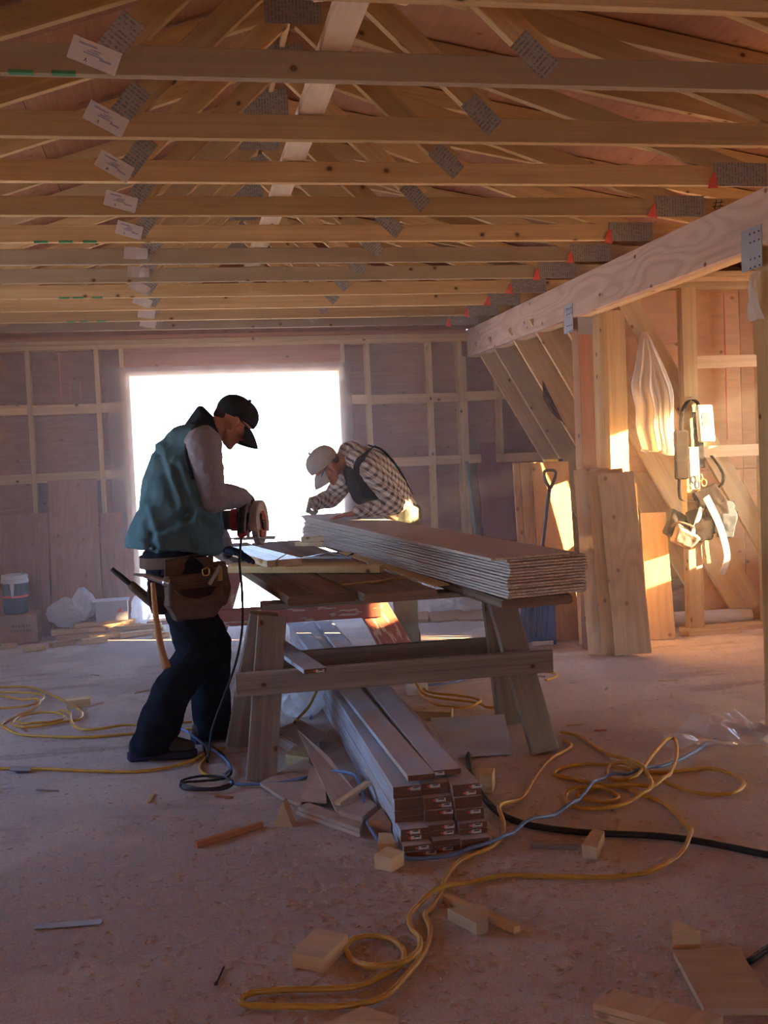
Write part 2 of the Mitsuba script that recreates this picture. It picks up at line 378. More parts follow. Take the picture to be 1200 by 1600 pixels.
def truss(n, y):
    """Front face of the wood at y; 38 mm thick, all members in one plane."""
    yc = y + .019
    pos = ['nearest roof truss, at the very top of the picture', 'first complete roof truss below the top edge'][n] if n < 2 else f'{ordinal(n - 1)} complete roof truss counting away from the viewer'
    if n == 11: pos = 'farthest roof truss, against the far wall'
    t = thing('roof_truss', f'{pos}, with steel gusset plates', 'truss', 'roof trusses across the room')
    m = SPF
    x1 = rng.uniform(2.92, 3.0)
    jz = rng.uniform(-.003, .003)
    add('bottom_chord', board((-2.0, yc, HC + .0445 + jz), (x1, yc, HC + .0445 + jz), .089, .038, ch=.002), SPFG if n in (1, 6, 7, 11) else m, t)
    for s in (-1, 1):
        end = 2.12 if s > 0 else 2.5
        hz = PEAKZ - SL * end + .047
        a = np.array([PEAKX + s * .001, yc, PEAKZ + .047]); b = np.array([PEAKX + s * end, yc, hz])
        add('top_chord', board(a, b, .089, .038, ch=.002), m, t)
        foot = PEAKX + s * .68
        add('web', board((foot, yc, HC + .088), (PEAKX + s * .045, yc, PEAKZ - .015), .089, .038, (1, 0, 0), ch=.002), m, t)
    d45 = unit((-1, 0, 1.0)); d45l = unit((1, 0, 1.0))
    j = lambda a: rng.uniform(-a, a)
    add('gusset_plate', plate_mesh((1.205 + j(.012), y - .0015, 2.710 + j(.008)), unit((-1, 0, .97 + j(.1))), .15, .078), PLATE, t)
    add('gusset_plate', plate_mesh((-.111 + j(.012), y - .0015, 2.712 + j(.008)), unit((.85, 0, 1.1 + j(.1))), .17, .078), PLATE, t)
    add('gusset_plate', plate_mesh((PEAKX + j(.01), y - .0015, 3.345), (1, 0, 0), .24, .15), PLATE, t)
    add('gusset_plate', plate_mesh((2.605, y - .0015, 2.657), (1, 0, 0), .27, .106), PLATE, t)
    # the paper tag stapled below the left plate, with a printed block and a letter
    ang = math.radians(-20 + j(14)) if n > 1 else math.radians(-21)
    c = np.array([-.195 + j(.012), y - .004, 2.672 + j(.012)])
    ux = np.array([math.cos(ang), 0, math.sin(ang)]); uz = np.array([-math.sin(ang), 0, math.cos(ang)])
    if n >= 1:
        big = .148 if n < 5 else .135
        curl = 0.0 if n < 6 else rng.uniform(.02, .05)
        S = np.linspace(-.5, .5, 7)
        V = []
        for s in S:
            for r in (-.5, .5):
                V.append(c + ux * s * big + uz * r * .072 - np.array([0, curl * (0.5 - r) * (0.6 + abs(s)) + .002, 0]) + uz * curl * .4 * (0.5 - r) * s)
        V = np.array(V); F = []
        for i in range(6): F += [(2 * i, 2 * i + 2, 2 * i + 3), (2 * i, 2 * i + 3, 2 * i + 1)]
        tg = add('paper_tag', (V, np.array(F), None), PAPER, t, label='white paper tag stapled below the left plate')
        if n < 6:
            for r, s0, s1, h in ((.30, -.36, .0, .006), (.16, -.1, .12, .004), (.06, -.16, .08, .004), (-.03, -.22, .18, .004), (-.11, .12, .36, .006)):
                a = c + ux * s0 * big + uz * r * .072 - np.array([0, .0035, 0]); b = c + ux * s1 * big + uz * r * .072 - np.array([0, .0035, 0])
                add('printed_line', board(a, b, h, .0006), mat_bluegrey, tg)
            add('printed_letter', text_on('A', .011, c - ux * .025 - uz * .028 - np.array([0, .0032, 0]), ux, uz), INK, tg)
    # the red paper flag at the left end of the splice plate
    if n >= 3 or n == 0:
        fx = 2.458 + j(.01)
        V = np.array([(fx - .024 + j(.01), y - .004, 2.60 + j(.01)), (fx + .026, y - .006, 2.592 + j(.006)), (fx + .014 + j(.008), y - .004, 2.665), (fx + .004, y - .003, 2.672 + j(.01)), (fx - .014, y - .010, 2.635)])
        add('red_flag', (V, np.array([(0, 1, 4), (1, 2, 4), (2, 3, 4)]), None), REDP, t, label='red paper flag by the splice plate')
    if n in (1, 5, 8, 10):
        for k in range(3):
            xa = -.52 + .11 * k + j(.02) - .03 * n
            add('paint_mark', slab(xa, xa + .07, y - .0015, y + .02, HC + jz - .0012, HC + jz + .008), GREENP, t, label='smear of green paint on the lower edge')
    if n == 4:
        o = np.array([2.80, y - .0012, HC + .03])
        for a, b in (((0, 0), (.012, .05)), ((.028, 0), (.04, .05)), ((-.012, .014), (.05, .02)), ((-.008, .033), (.055, .039))):
            add('pencil_mark', board(o + [a[0], 0, a[1]], o + [b[0], 0, b[1]], .004, .0008, (0, 0, 1) if abs(a[1] - b[1]) < .02 else (1, 0, 0)), INK, t)

mat_bluegrey = mat('faded_print', diffuse((0.42, 0.44, 0.56)))
for n in range(12):
    truss(n, 3.371 + .61 * (n - 1))

# shed rafters over the right half, one beside each truss
for n in range(12):
    y = 3.371 + .61 * (n - 1) + .07
    a = np.array([.60, y, 3.615 - .05]); b = np.array([4.9, y, 2.862 - .05])
    add('shed_rafter', board(a, b, .089, .038, ch=.002), SPF, label=f'{ordinal(n)} low-slope rafter counting away from the viewer, above the right half of the room' if n < 11 else 'last low-slope rafter by the far wall, right half of the roof', category='rafter', group='shed rafters above the right half')
# flat brace running along the room on top of the bottom chords
add('lateral_brace', board((.545, 1.6, HC + .0895 + .019), (.545, 6.2, HC + .0895 + .019), .095, .036, (1, 0, 0), ch=.002), PLANED, label='pale flat board running lengthwise on top of the truss chords', category='brace')
add('lateral_brace', board((.535, 6.22, HC + .0895 + .019), (.535, 9.6, HC + .0895 + .019), .095, .036, (1, 0, 0), ch=.002), PLANED, label='far continuation of the flat board lying lengthwise on the truss chords', category='brace')

for xa, ya, xb, yb, lb in ((.36, 2.62, .478, 3.02, 'short pale brace board meeting the lengthwise board from the left at the top edge'), (.80, 2.62, .66, 3.02, 'short pale brace board meeting the lengthwise board from the right at the top edge')):
    add('diagonal_brace', board((xa, ya, HC + .0895 + .021), (xb, yb, HC + .0895 + .021), .09, .036, (1, 0, 0), ch=.002), PLANED, label=lb, category='brace')
# ------------------------------------------------------------------ beam, posts and the right bay
BX = 2.745
bm = thing('laminated_beam', 'deep laminated timber beam running into the room under the truss ends at right', 'beam')
add('ply', slab(BX, BX + .044, .8, FY - .0, HC - .262, HC - .001, 'y', .002, uo=(5012.0, 3.0)), BEAMM, bm)
add('ply', slab(BX + .0445, BX + .132, .8, FY - .0, HC - .262, HC - .001, 'y', .002), SPFP, bm)
def post(x0, x1, y0, y1, z1, label, m):
    t = thing('timber_post', label, 'post')
    add('shaft', slab(x0, x1, y0, y1, 0, z1, 'z', .003), m, t)
    b = add('post_cap', slab(BX - .004, BX - .001, y0 + .0, y1 + .045, z1 + .001 - .10, z1 + .10, 'z'), GALV, t, label='blue-grey galvanised steel cap bracket')
    add('post_cap', slab(x0 - .0015, x1, y0 - .0035, y0 - .001, z1 - .12, z1 - .001, 'z'), GALV, t)
    for zz in (-.09, -.05, .03, .07):
        for yy in (.02, .06, .10):
            add('nail', lathe([(0.0, -.0035), (.0045, -.0035), (.0045, 0)], (BX - .0035, y0 + yy, z1 + zz), 6, (1, 0, 0)), INK, t + '__post_cap')
    return t
post(BX + .035, BX + .14, 7.12, 7.25, HC - .262, 'reddish timber post under the beam, behind the leaning plywood', FIR)
post(BX + .035, BX + .14, 4.655, 4.795, HC - .262, 'timber post at the right edge of the view, carrying the near end of the beam', SPF)

# steep rafters of the lower roof, each in an upright plane across the room
TR = 1.737
def rafter(y, x_top, z_top, w, label, z_end=.02, m=SPF):
    """Lower-left edge passes through (x_top, z_top)."""
    d = unit((1, 0, -TR)); nr = unit((TR, 0, 1.0))
    a = np.array([x_top, y, z_top]) + nr * w / 2
    L = (z_top - z_end) / -d[2]
    b = a + d * L
    add('steep_rafter', board(a - d * .12, b, w, .038, nr, ch=.002), m, label=label, category='rafter', group='steep rafters leaning down to the right of the beam')
for i, (y, w) in enumerate(((9.58, .18), (9.115, .235), (8.545, .235), (7.98, .235), (7.80, .262))):
    rafter(y, 2.775 if i < 4 else 2.95, 2.337, w, ['steep rafter nearest the far wall, below the beam', 'second steep rafter from the far wall', 'steep rafter with a dark stain, third from the far wall', 'fourth steep rafter from the far wall', 'steep rafter passing behind the hanging shirt and the plywood strips'][i])
rafter(7.625, 3.319, 2.445, .165, 'steep rafter close beside the dormer stud, with the pale shirt hanging from it', .04)
STAIN = mat('dark_pitch', diffuse((0.07, 0.035, 0.02)))
st = np.array([(3.00, 2.02), (3.02, 1.98), (3.03, 1.88), (3.075, 1.80), (3.12, 1.74), (3.17, 1.66), (3.12, 1.69), (3.05, 1.77), (3.0, 1.87)])
add('pitch_stain', prism([(x + .0, 8.525, z) for x, z in st], (0, -.0008, 0)), STAIN, [k for k in scene if k.startswith('steep_rafter')][2])
# sheathing over those rafters
def slope_sheet(y0, y1, off):
    d = unit((1, 0, -TR)); nr = unit((TR, 0, 1.0))
    a = np.array([2.775, 0, 2.337]) + nr * off - d * .3
    c = a + d * 1.5
    return board(c + [0, y0, 0], c + [0, y1, 0], 3.0, .012, d)
tag('wall_right_slope', 'plywood sheathing on the steep lower roof at right', None, None, 'structure')
add('sheathing_panel', slope_sheet(7.83, 8.9, .245), PLYR, 'wall_right_slope')
add('sheathing_panel', slope_sheet(8.904, 10.05, .245), PLYR, 'wall_right_slope')
# the dormer's cheek wall: studs, blocking, plates, triangular sheathing, and the rafters beside it
CY = 7.47
tag('wall_cheek', 'framed side wall of the dormer with bare plywood sheathing', None, None, 'structure')
def cheek_sheet(x0, x1, z0, z1):
    add('sheathing_panel', slab(x0 + .002, x1 - .002, 7.86, 7.872, z0 + .002, z1 - .002), PLYO, 'wall_cheek')
cheek_sheet(3.2, 4.42, 1.22, 2.66); cheek_sheet(4.42, 5.2, 1.22, 2.66); cheek_sheet(4.0, 4.42, 0, 1.22); cheek_sheet(4.42, 5.2, 0, 1.22)
add('stud', slab(3.735, 3.85, CY, CY + .085, .04, 2.60, 'z', .002), SPF, 'wall_cheek')
add('stud', slab(4.385, 4.425, 7.50, 7.60, .04, 2.60, 'z', .002), SPF, 'wall_cheek')
for z in (2.60, 2.64, 2.68):
    add('top_plate', slab(3.35 if z < 2.63 else 3.70, 4.95, CY, CY + .13, z, z + .038), SPF, 'wall_cheek')
add('blocking', slab(3.851, 4.384, 7.50, 7.585, 2.003, 2.092), SPFP, 'wall_cheek')
add('blocking', slab(3.851, 4.384, 7.50, 7.585, 1.325, 1.412), SPFP, 'wall_cheek')
add('bottom_plate', slab(3.70, 4.9, CY - .02, CY + .13, 0, .039), SPF, 'wall_cheek')
add('bottom_plate', slab(3.66, 4.08, CY - .12, CY - .02, 0, .040), SPF, 'wall_cheek')
RED = mat('red_chalk', diffuse((0.72, 0.20, 0.15)))
add('chalk_line', slab(4.285, 4.295, 7.857, 7.859, 1.45, 2.6, 'z'), RED, 'wall_cheek', label='faint red chalk line')
add('chalk_line', slab(-1.015, -1.008, FY + W5 - .003, FY + W5 - .001, 2.05, 2.50, 'z'), RED, 'wall_far', label='faint red chalk line')
add('chalk_line', slab(-.93, -.924, FY + W5 - .003, FY + W5 - .001, 2.07, 2.24, 'z'), RED, 'wall_far')
add('chalk_line', slab(-.845, -.839, FY + W5 - .003, FY + W5 - .001, 2.07, 2.24, 'z'), RED, 'wall_far')
# translucent plastic sheet stapled over the doorway, hanging a little loose
def sheet_mesh(x0, x1, z0, z1, y, amp, nx=60, nz=60, seed=1):
    X, Z = np.meshgrid(np.linspace(x0, x1, nx), np.linspace(z0, z1, nz), indexing='ij')
    q = np.stack([X * 2.2, Z * 1.1, X * 0 + seed], -1)
    Y = y + amp * (meshkit.fbm(q, 4, seed) - .5) + amp * .35 * np.sin(X * 23 + 3 * meshkit.noise(q * 2, seed))
    V = np.stack([X, Y, Z], -1).reshape(-1, 3)
    i, j = np.meshgrid(np.arange(nx - 1), np.arange(nz - 1), indexing='ij')
    a = i * nz + j
    q = np.stack([a, a + nz, a + nz + 1, a + 1], -1).reshape(-1, 4)
    return V, np.vstack([q[:, [0, 1, 2]], q[:, [0, 2, 3]]]), None
POLY = mat('polyethylene_film', {'type': 'blendbsdf', 'weight': 0.16, 'a': {'type': 'thindielectric', 'int_ior': 1.2},
                                 'b': {'type': 'principledthin', 'base_color': {'type': 'rgb', 'value': [.9, .9, .93]}, 'roughness': .5, 'spec_trans': 0.0, 'diff_trans': 1.1, 'eta': 1.3}})
ps = add('plastic_sheet', sheet_mesh(DX0 - .20, DX1 + .11, .06, 2.335, FY - .040, .02), POLY, label='clear plastic sheet stapled over the doorway, its edges lapping onto the studs', category='plastic sheet', smooth=True)
add('top_fold', sheet_mesh(DX0 - .12, DX1 + .04, 2.15, 2.33, FY - .060, .016, 40, 8, 5), POLY, ps, label='doubled strip of film along the top', smooth=True)
# ------------------------------------------------------------------ the near sawhorse, weathered grey
def sawhorse(label, m, x0, x1, ytop, feet, tops, rails, w=.135, rail_m=None, ch=.004):
    t = thing('sawhorse', label, 'sawhorse')
    zt = tops[0][2]
    add('top_rail', slab(x0, x1, ytop + .12, ytop + .27, zt - .030, zt - .001, 'x', ch), m, t)
    for f, p in zip(feet, tops):
        f, p = np.array(f, float), np.array(p, float)
        d = unit(p - f); f2 = f + d * (.006 / d[2]); p2 = p - d * (.012 + .2 * w)
        add('leg', board(f2, p2, w, .04, (1, 0, 0), ch), m, t)
    for (a, b, h) in rails:
        add('side_rail', board(a, b, h, .038, (0, 0, 1), ch), rail_m or m, t)
    return t
sawhorse('weathered grey sawhorse nearest the viewer, under the near end of the plank table', WEATH, .36, 1.52, 5.055,
         [(.285, 4.735, 0), (.225, 5.40, 0), (1.625, 4.76, 0), (1.635, 5.35, 0)], [(.395, 5.0, .74), (.37, 5.115, .74), (1.50, 5.0, .74), (1.51, 5.115, .74)],
         [((.20, 4.838, .428), (1.70, 4.838, .424), .108), ((.27, 5.292, .432), (1.62, 5.292, .428), .10)])
REDPAINT = mat('worn_red_paint', diffuse(mikit.proc(lambda p, n, uv: mix((0.34, 0.115, 0.085), (0.50, 0.36, 0.28), smoothstep(.60, .72, fbm(uv.x * 14, uv.y * 60, 2.0, 3))))))
sawhorse('red-painted sawhorse under the far end of the plank table', REDPAINT, .25, 1.25, 7.28,
         [(.02, 6.86, 0), (.0, 7.70, 0), (1.44, 6.86, 0), (1.50, 7.70, 0)], [(.30, 7.20, .772), (.28, 7.36, .772), (1.06, 7.20, .772), (1.10, 7.36, .772)],
         [((.02, 6.998, .432), (1.27, 6.998, .424), .112)], w=.20)

# ------------------------------------------------------------------ plank table top
PD = unit((-.107, .994, .0165))
def table_plank(cx, cy, w, L, label, m):
    a = np.array([cx, cy, .764 + (cy - 5.06) * .0165]); b = a + PD * L
    add('table_plank', board(a, b, w, .044, (1, .107, 0), .011), m, label=label, category='plank', group='planks forming the table top')
table_plank(.638, 5.05, .338, 3.02, 'wide dark worktable plank at left, under the loose boards', WEATHD)
table_plank(1.006, 4.975, .368, 3.05, 'middle worktable plank, its rounded near end projecting furthest left of the pile', WEATHD)
table_plank(1.535, 4.53, .345, 3.45, 'right worktable plank carrying the pile of grey siding boards', WEATHD)

# ------------------------------------------------------------------ pile of fibre-cement siding on the right plank
SIDING = mat('fibre_cement', diffuse(mikit.proc(lambda p, n, uv: mix((0.60, 0.55, 0.53), (0.50, 0.44, 0.415), fbm(uv.x * 2, uv.y * 8, 1.0, 3)) * (0.9 + 0.2 * noise(uv.x * 90, uv.y * 200, 2.0)))))
SIDEDGE = mat('fibre_cement_edge', diffuse(mikit.proc(lambda p, n, uv: mix((0.72, 0.66, 0.61), (0.40, 0.32, 0.28), smoothstep(.42, .62, noise(uv.x * 330, uv.y * 330, 1.0))))))
SD = unit((-.133, .991, .0136)); SW = unit(np.cross(SD, (0, 0, 1)))   # SW points right
EW = unit((.98, .20, 0))
nb = 14
for i in range(nb):
    z = .7895 + .0129 * i + .0061
    dx = [0, .002, .004, .006, .004, .006, .010, .018, .022, .026, .026, .022, .02, -.06][i] + rng.uniform(-.002, .002)
    dy = [0, .0, .0, .012, .01, .02, .02, .03, .03, .03, .035, .04, .05, .03][i] + rng.uniform(-.004, .004)
    yawj = .018 if i == nb - 1 else rng.uniform(-.0012, .0012)
    d = unit(SD + SW * yawj)
    o = np.array([1.366 + dx, 4.425 + dy, z - .0136 * 0])
    a0 = o; a1 = o + EW * .398
    L = 3.64 + rng.uniform(-.01, .01)
    th = np.array([0, 0, .0102])
    nm = ['lowest fibre-cement board of the pile', 'topmost fibre-cement board of the pile, shifted askew'][int(i == nb - 1)] if i in (0, nb - 1) else f'{ordinal(i)} fibre-cement board up from the bottom of the pile'
    t = add('siding_board', prism([a0 - th / 2, a0 + d * L - th / 2, a1 + d * L - th / 2, a1 - th / 2], th), SIDING, label=nm + ' on the table', category='board', group='siding boards piled on the table')
    e = -unit(np.cross(EW, (0, 0, 1))); e = np.array([EW[1], -EW[0], 0])
    add('end_face', prism([a0 - th * .5, a1 - th * .5, a1 + th * .5, a0 + th * .5], e * .0012), SIDEDGE, t, label='speckled cut end')

# ------------------------------------------------------------------ stack of primed trim boards on the floor
TRIM = mat('primed_trim', diffuse(mikit.proc(lambda p, n, uv: mix((0.52, 0.53, 0.59), (0.55, 0.47, 0.42), smoothstep(.50, .74, fbm(uv.x * 2.2, uv.y * 6, 4.0, 3))))))
TRIMEND = mat('trim_end', diffuse((0.20, 0.11, 0.075)))
LBL = mat('label_white', diffuse((0.72, 0.71, 0.72)))
def trim_board(a, L, ang, label, lab=None, w=.1045, t=.0208, group='primed trim boards'):
    d = np.array([math.sin(ang), math.cos(ang), 0]); a = np.array(a, float)
    k = add('trim_board', board(a, a + d * L, w, t, (1, 0, 0), .0015), TRIM, label=label, category='board', group=group)
    add('end_face', board(a - d * .0012, a, w - .001, t - .001, (1, 0, 0)), TRIMEND, k, label='bare brown end')
    if lab is not None:
        c = a - d * .0018 + np.array([lab, 0, -.001])
        add('end_label', board(c - np.array([.019, 0, 0]), c + np.array([.019, 0, 0]), .013, .0008, (0, 0, 1)), LBL, k, label='small white label')
        add('label_print', board(c - np.array([.008, .0008, -.003]), c + np.array([.013, -.0008, .003]), .004, .0006, (0, 0, 1)), INK, k)
        c2 = c - np.array([.026, 0, 0])
        add('label_logo', prism([c2 + [-.006, -.0004, .0035], c2 + [.0, -.0004, -.004], c2 + [.007, -.0004, -.002], c2 + [.006, -.0004, .0045]], (0, -.0006, 0)), REDP, k, label='small red mark')
offs = {0: [.0, .05, .13, .135, .145], 1: [.02, .065, .10, .115, .155], 2: [.0, .05, .075, .085, .10]}
labs = {(0, 0, 1): .02, (0, 0, 0): .045, (0, 1, 1): .0, (0, 1, 0): .005, (0, 4, 1): .03, (1, 0, 0): .0, (1, 1, 1): .03, (1, 1, 0): .025, (1, 2, 1): .035, (1, 3, 1): .01, (1, 3, 0): .03, (1, 4, 1): .0,
        (2, 1, 1): .015, (2, 1, 0): .01, (2, 2, 1): .02, (2, 4, 1): .04, (2, 4, 0): .015}
cn = ['left', 'middle', 'right']
for c in range(3):
    for lv in range(5):
        jx = rng.uniform(-.006, .006) + (.008 if lv == 1 and c == 2 else 0) + (-.004 if lv in (1, 2) and c == 0 else 0)
        for q in range(2):
            i = lv * 2 + q
            x = .764 + c * .1085 + jx + rng.uniform(-.001, .001)
            y = 3.665 + offs[c][lv] + rng.uniform(-.003, .003)
            trim_board((x, y, .0112 + .0212 * i), 4.35 - offs[c][lv], .010 + rng.uniform(-.0006, .0006),
                       f'{ordinal(i)} primed trim board from the floor in the {cn[c]} column of the stack under the table', labs.get((c, lv, q)))
trim_board((.824, 3.83, .2342), 4.2, -.012, 'upper trim board lying loose on the left and middle columns of the stack', None)
trim_board((.930, 3.86, .2342), 4.15, .012, 'second loose trim board on top of the stack, right of the upper one', -.03)
trim_board((.548, 4.70, .491), .95, -.13, 'short trim offcut resting on the rails of the near sawhorse', .02, group='trim offcuts')

# ------------------------------------------------------------------ loose pieces on the table
add('table_lumber', board((.262, 6.17, .827), (1.06, 5.73, .821), .040, .086, (0, 0, 1), .003), SPF, label='length of two-by-four lying across the near part of the table', category='lumber')
add('table_lumber', board((.28, 6.36, .826), (.96, 5.96, .820), .030, .12, (0, 0, 1), .002), SPF, label='second piece of lumber lying behind the two-by-four on the table', category='lumber')
CUT = mat('fresh_pine', pr(lumber((0.80, 0.62, 0.42), (0.55, 0.38, 0.22), knot=.3, contrast=1.6), .4))
cb = thing('cut_board', 'pale pine board with a saw kerf across it, on top of the two-by-four', 'board')
d = unit((-.17, .985, 0)); o = np.array([.545, 5.90, .850]); wv = np.array([.985, .17, 0])
def cpt(s, r): return o + d * s + wv * r
add('left_part', prism([cpt(0, -.10), cpt(1.15, -.10), cpt(1.15, .10), cpt(.34, .10), cpt(0, -.052)], (0, 0, .038)), CUT, cb)
add('right_part', prism([cpt(0, -.038), cpt(.316, .10), cpt(0, .10)], (0, 0, .038)), CUT, cb)
add('offcut_block', board((.84, 7.55, .875), (1.0, 7.45, .874), .038, .085, (0, 0, 1), .002), SPFP, label='upper of two short blocks stacked against the siding pile on the table', category='block')
add('offcut_block', board((.80, 7.60, .836), (.99, 7.48, .835), .036, .085, (0, 0, 1), .002), SPFP, label='lower of two short blocks stacked against the siding pile on the table', category='block')
STEEL = mat('tool_steel', pr((0.42, 0.44, 0.48), .35, .85))
sq = thing('speed_square', 'metal carpenter’s square lying beside the siding pile on the table', 'square')
a, b, c = np.array([.74, 6.70, .818]), np.array([1.02, 6.52, .816]), np.array([.93, 6.95, .82])
for p, q in ((a, b), (b, c), (c, a)):
    add('blade', board(p, q, .028, .004, np.cross(q - p, (0, 0, 1))), STEEL, sq)
add('fence', board(a, b, .018, .006, (0, 0, 1)), STEEL, sq)
pl = thing('folding_knife', 'dark folding knife lying by the siding pile on the table', 'knife')
add('handle', board((1.02, 6.60, .822), (1.10, 6.82, .824), .022, .014, (1, 0, 0), .004), INK, pl)
add('blade', board((1.10, 6.82, .823), (1.10, 6.92, .824), .016, .003, (1, 0, 0)), STEEL, pl)
for i, (p, q, w) in enumerate((((.78, 5.34, .790), (1.17, 5.47, .792), .05), ((.92, 5.30, .7965), (1.165, 5.52, .797), .03), ((1.03, 6.85, .826), (1.222, 5.03, .7945), .08))):
    add('wood_strip', board(p, q, w, .007, np.cross(np.array(q) - p, (0, 0, 1))), SPF, label=['thin flat strip lying across the joint of the table planks', 'narrow strip lying on the thin flat strip at the table edge', 'thin strip lying along the foot of the siding pile'][i], category='strip')

# ------------------------------------------------------------------ plywood leaning at right
def leaning(corner, bdir, w, lean, L, t, m, label, key='plywood_sheet', group=None, side=0.0):
    """Lower left corner, horizontal direction of the lower edge, width, backward lean (metres over the length), length."""
    c = np.array(corner, float); bd = unit(bdir); back = np.array([-bd[1], bd[0], 0])
    up = unit(np.array([0, 0, math.sqrt(max(L * L - lean * lean - side * side, 1e-6))]) + back * lean + bd * side)
    mid = c + bd * w / 2
    nn = np.cross(bd, up)
    return add(key, board(mid + [0, 0, .004 + abs(side) / L * w / 2], mid + up * L, w, t, bd, .001), m, label=label, category='plywood', group=group)
sd = (.918, -.40, 0); bk = np.array([.40, .918, 0])
leaning(np.array([2.872, 6.87, 0]), sd, .245, .13, 1.265, .016, PLYP, 'front plywood strip of the three leaning on the reddish post', side=-.085)
leaning(np.array([2.800, 6.924, 0]) + bk * .015, sd, .245, .125, 1.285, .016, PLYO, 'middle plywood strip of the three leaning on the reddish post', side=-.07)
leaning(np.array([2.720, 6.982, 0]) + bk * .02, sd, .245, .128, 1.295, .016, PLYP, 'rear plywood strip of the three leaning on the reddish post', side=-.065)
leaning((2.60, 7.58, 0), (1, .0, 0), .29, .12, 1.345, .014, PLYO, 'orange-toned plywood sheet behind the shovel')
leaning((2.515, 7.60, 0), (1, .0, 0), .30, .12, 1.35, .014, PLYP, 'plywood sheet showing at the left of the orange-toned one')
leaning((2.465, 7.62, 0), (1, .0, 0), .25, .12, 1.35, .014, PLYP, 'rearmost plywood sheet at the left end of the leaning group')
leaning((2.66, 7.90, 0), (.62, .78, 0), .42, -.06, 1.12, .014, PLYP, 'plywood sheet stored behind the orange-toned one, on edge beside the post')
leaning((3.335, 7.33, 0), (.97, -.24, 0), .19, .22, .955, .014, PLYP, 'short sunlit plywood offcut leaning behind the strips')
leaning((2.80, 7.36, 0), (.96, -.28, 0), .26, .10, .55, .014, PLYP, 'low plywood offcut behind the three strips')
leaning((3.22, 7.45, 0), (.97, -.24, 0), .12, .12, 1.16, .014, PLYO, 'narrow brown offcut standing behind the sunlit one')
ub = thing('upright_board', 'wide pale board standing upright beside the reddish post', 'board')
add('face_board', slab(3.05, 3.255, 7.41, 7.448, .002, 2.43, 'z', .002), SPF, ub)
add('edge_board', slab(3.005, 3.045, 7.25, 7.45, .002, 2.43, 'z', .002), SPF, ub)
YELLV = mat('yellow_plastic', pr((0.75, 0.55, 0.05), .4))
lv = thing('spirit_level', 'small yellow spirit level lying on the top edge of the leaning plywood', 'level')
add('body', board((2.70, 7.70, 1.355), (2.81, 7.70, 1.353), .018, .022, (0, 0, 1), .002), YELLV, lv)
add('end_block', board((2.811, 7.70, 1.353), (2.845, 7.70, 1.353), .020, .024, (0, 0, 1), .002), INK, lv)

# snow shovel
BLUEP = mat('blue_plastic', pr((0.10, 0.17, 0.36), .35))
GREYM = mat('dark_grey_metal', pr((0.10, 0.115, 0.15), .4, .4))
sh = thing('snow_shovel', 'blue snow shovel standing against the leaning plywood', 'shovel')
g0, g1 = np.array([2.668, 7.51, 1.15]), np.array([2.515, 7.42, .40])
add('shaft', tube(np.array([g0, (g0 + g1) / 2, g1]), .014, 10), GREYM, sh, smooth=True)
gp = np.array([2.672, 7.51, 1.15])
ring = [gp + np.array(q) for q in ((0, 0, 0), (-.028, 0, .05), (-.042, 0, .10), (-.036, 0, .127), (.0, 0, .133), (.040, 0, .127), (.046, 0, .10), (.030, 0, .05), (.004, 0, .0))]
add('grip', tube(spline(ring, .01), .0125, 8), GREYM, sh, smooth=True)
def shovel_blade(off=0.0):
    V, F, nx, nz = [], [], 15, 12
    for i in range(nx):
        s = i / (nx - 1) * 2 - 1
        for j in range(nz):
            r = j / (nz - 1)
            w = .125 + .02 * r
            x = 2.515 + .03 * r * 0 + s * w
            z = .43 - .05 * s * s - .40 * r
            y = 7.40 + .055 * r + .05 * (1 - s * s) * (0.4 + .6 * math.sin(r * math.pi * .8)) + off
            V.append((x, y, z))
    for i in range(nx - 1):
        for j in range(nz - 1):
            a = i * nz + j
            F += [(a, a + nz, a + nz + 1), (a, a + nz + 1, a + 1)]
    return V, F
v1, f1 = shovel_blade(); v2, f2 = shovel_blade(.006)
n1 = len(v1)
add('scoop', (np.array(v1 + v2), np.array(f1 + [(a + n1, c + n1, b + n1) for a, b, c in f2]), None), BLUEP, sh, smooth=True)
for s in (-.62, -.3, 0, .3, .62):
    path = [(2.515 + s * (.125 + .02 * r), 7.40 + .055 * r + .05 * (1 - s * s) * (0.4 + .6 * math.sin(r * math.pi * .8)) - .004, .43 - .05 * s * s - .40 * r) for r in np.linspace(.02, .92, 10)]
    add('rib', tube(np.array(path), .007, 6), BLUEP, sh, smooth=True)
add('wear_strip', board((2.47, 7.44, .02), (2.63, 7.44, .02), .03, .012, (0, 0, 1), .002), LBL, sh)

# ------------------------------------------------------------------ far left: box, bucket, leaning sheets, offcuts, film
CARD = mat('cardboard', diffuse(mikit.proc(lambda p, n, uv: mix((0.40, 0.25, 0.15), (0.34, 0.20, 0.12), noise(p.x * 30, p.z * 30, 1.0)))))
bx = thing('cardboard_box', 'brown cardboard box under the dark bucket at far left', 'box')
add('carton', slab(-1.66, -1.235, 9.29, 9.62, .002, .248, 'x', .004), CARD, bx)
FAINT = mat('faint_print', diffuse((0.22, 0.13, 0.09)))
for z, x0, x1 in ((.155, -1.44, -1.30), (.115, -1.45, -1.29)):
    xx = x0
    while xx < x1:
        w = rng.uniform(.012, .026); add('faint_lettering', board((xx, 9.289, z), (xx + w, 9.289, z), .022, .0008, (0, 0, 1)), FAINT, bx); xx += w + .008
DARKB = mat('dark_blue_pail', pr((0.045, 0.06, 0.08), .4)); PAIL = mat('grey_white_plastic', pr((0.55, 0.54, 0.56), .4))
bc = thing('paint_bucket', 'dark paint bucket with a white rim standing on the cardboard box', 'bucket')
add('pail', lathe([(0, 0), (.093, 0), (.098, .01), (.104, .26)], (-1.415, 9.44, .2495), 32), DARKB, bc, smooth=40)
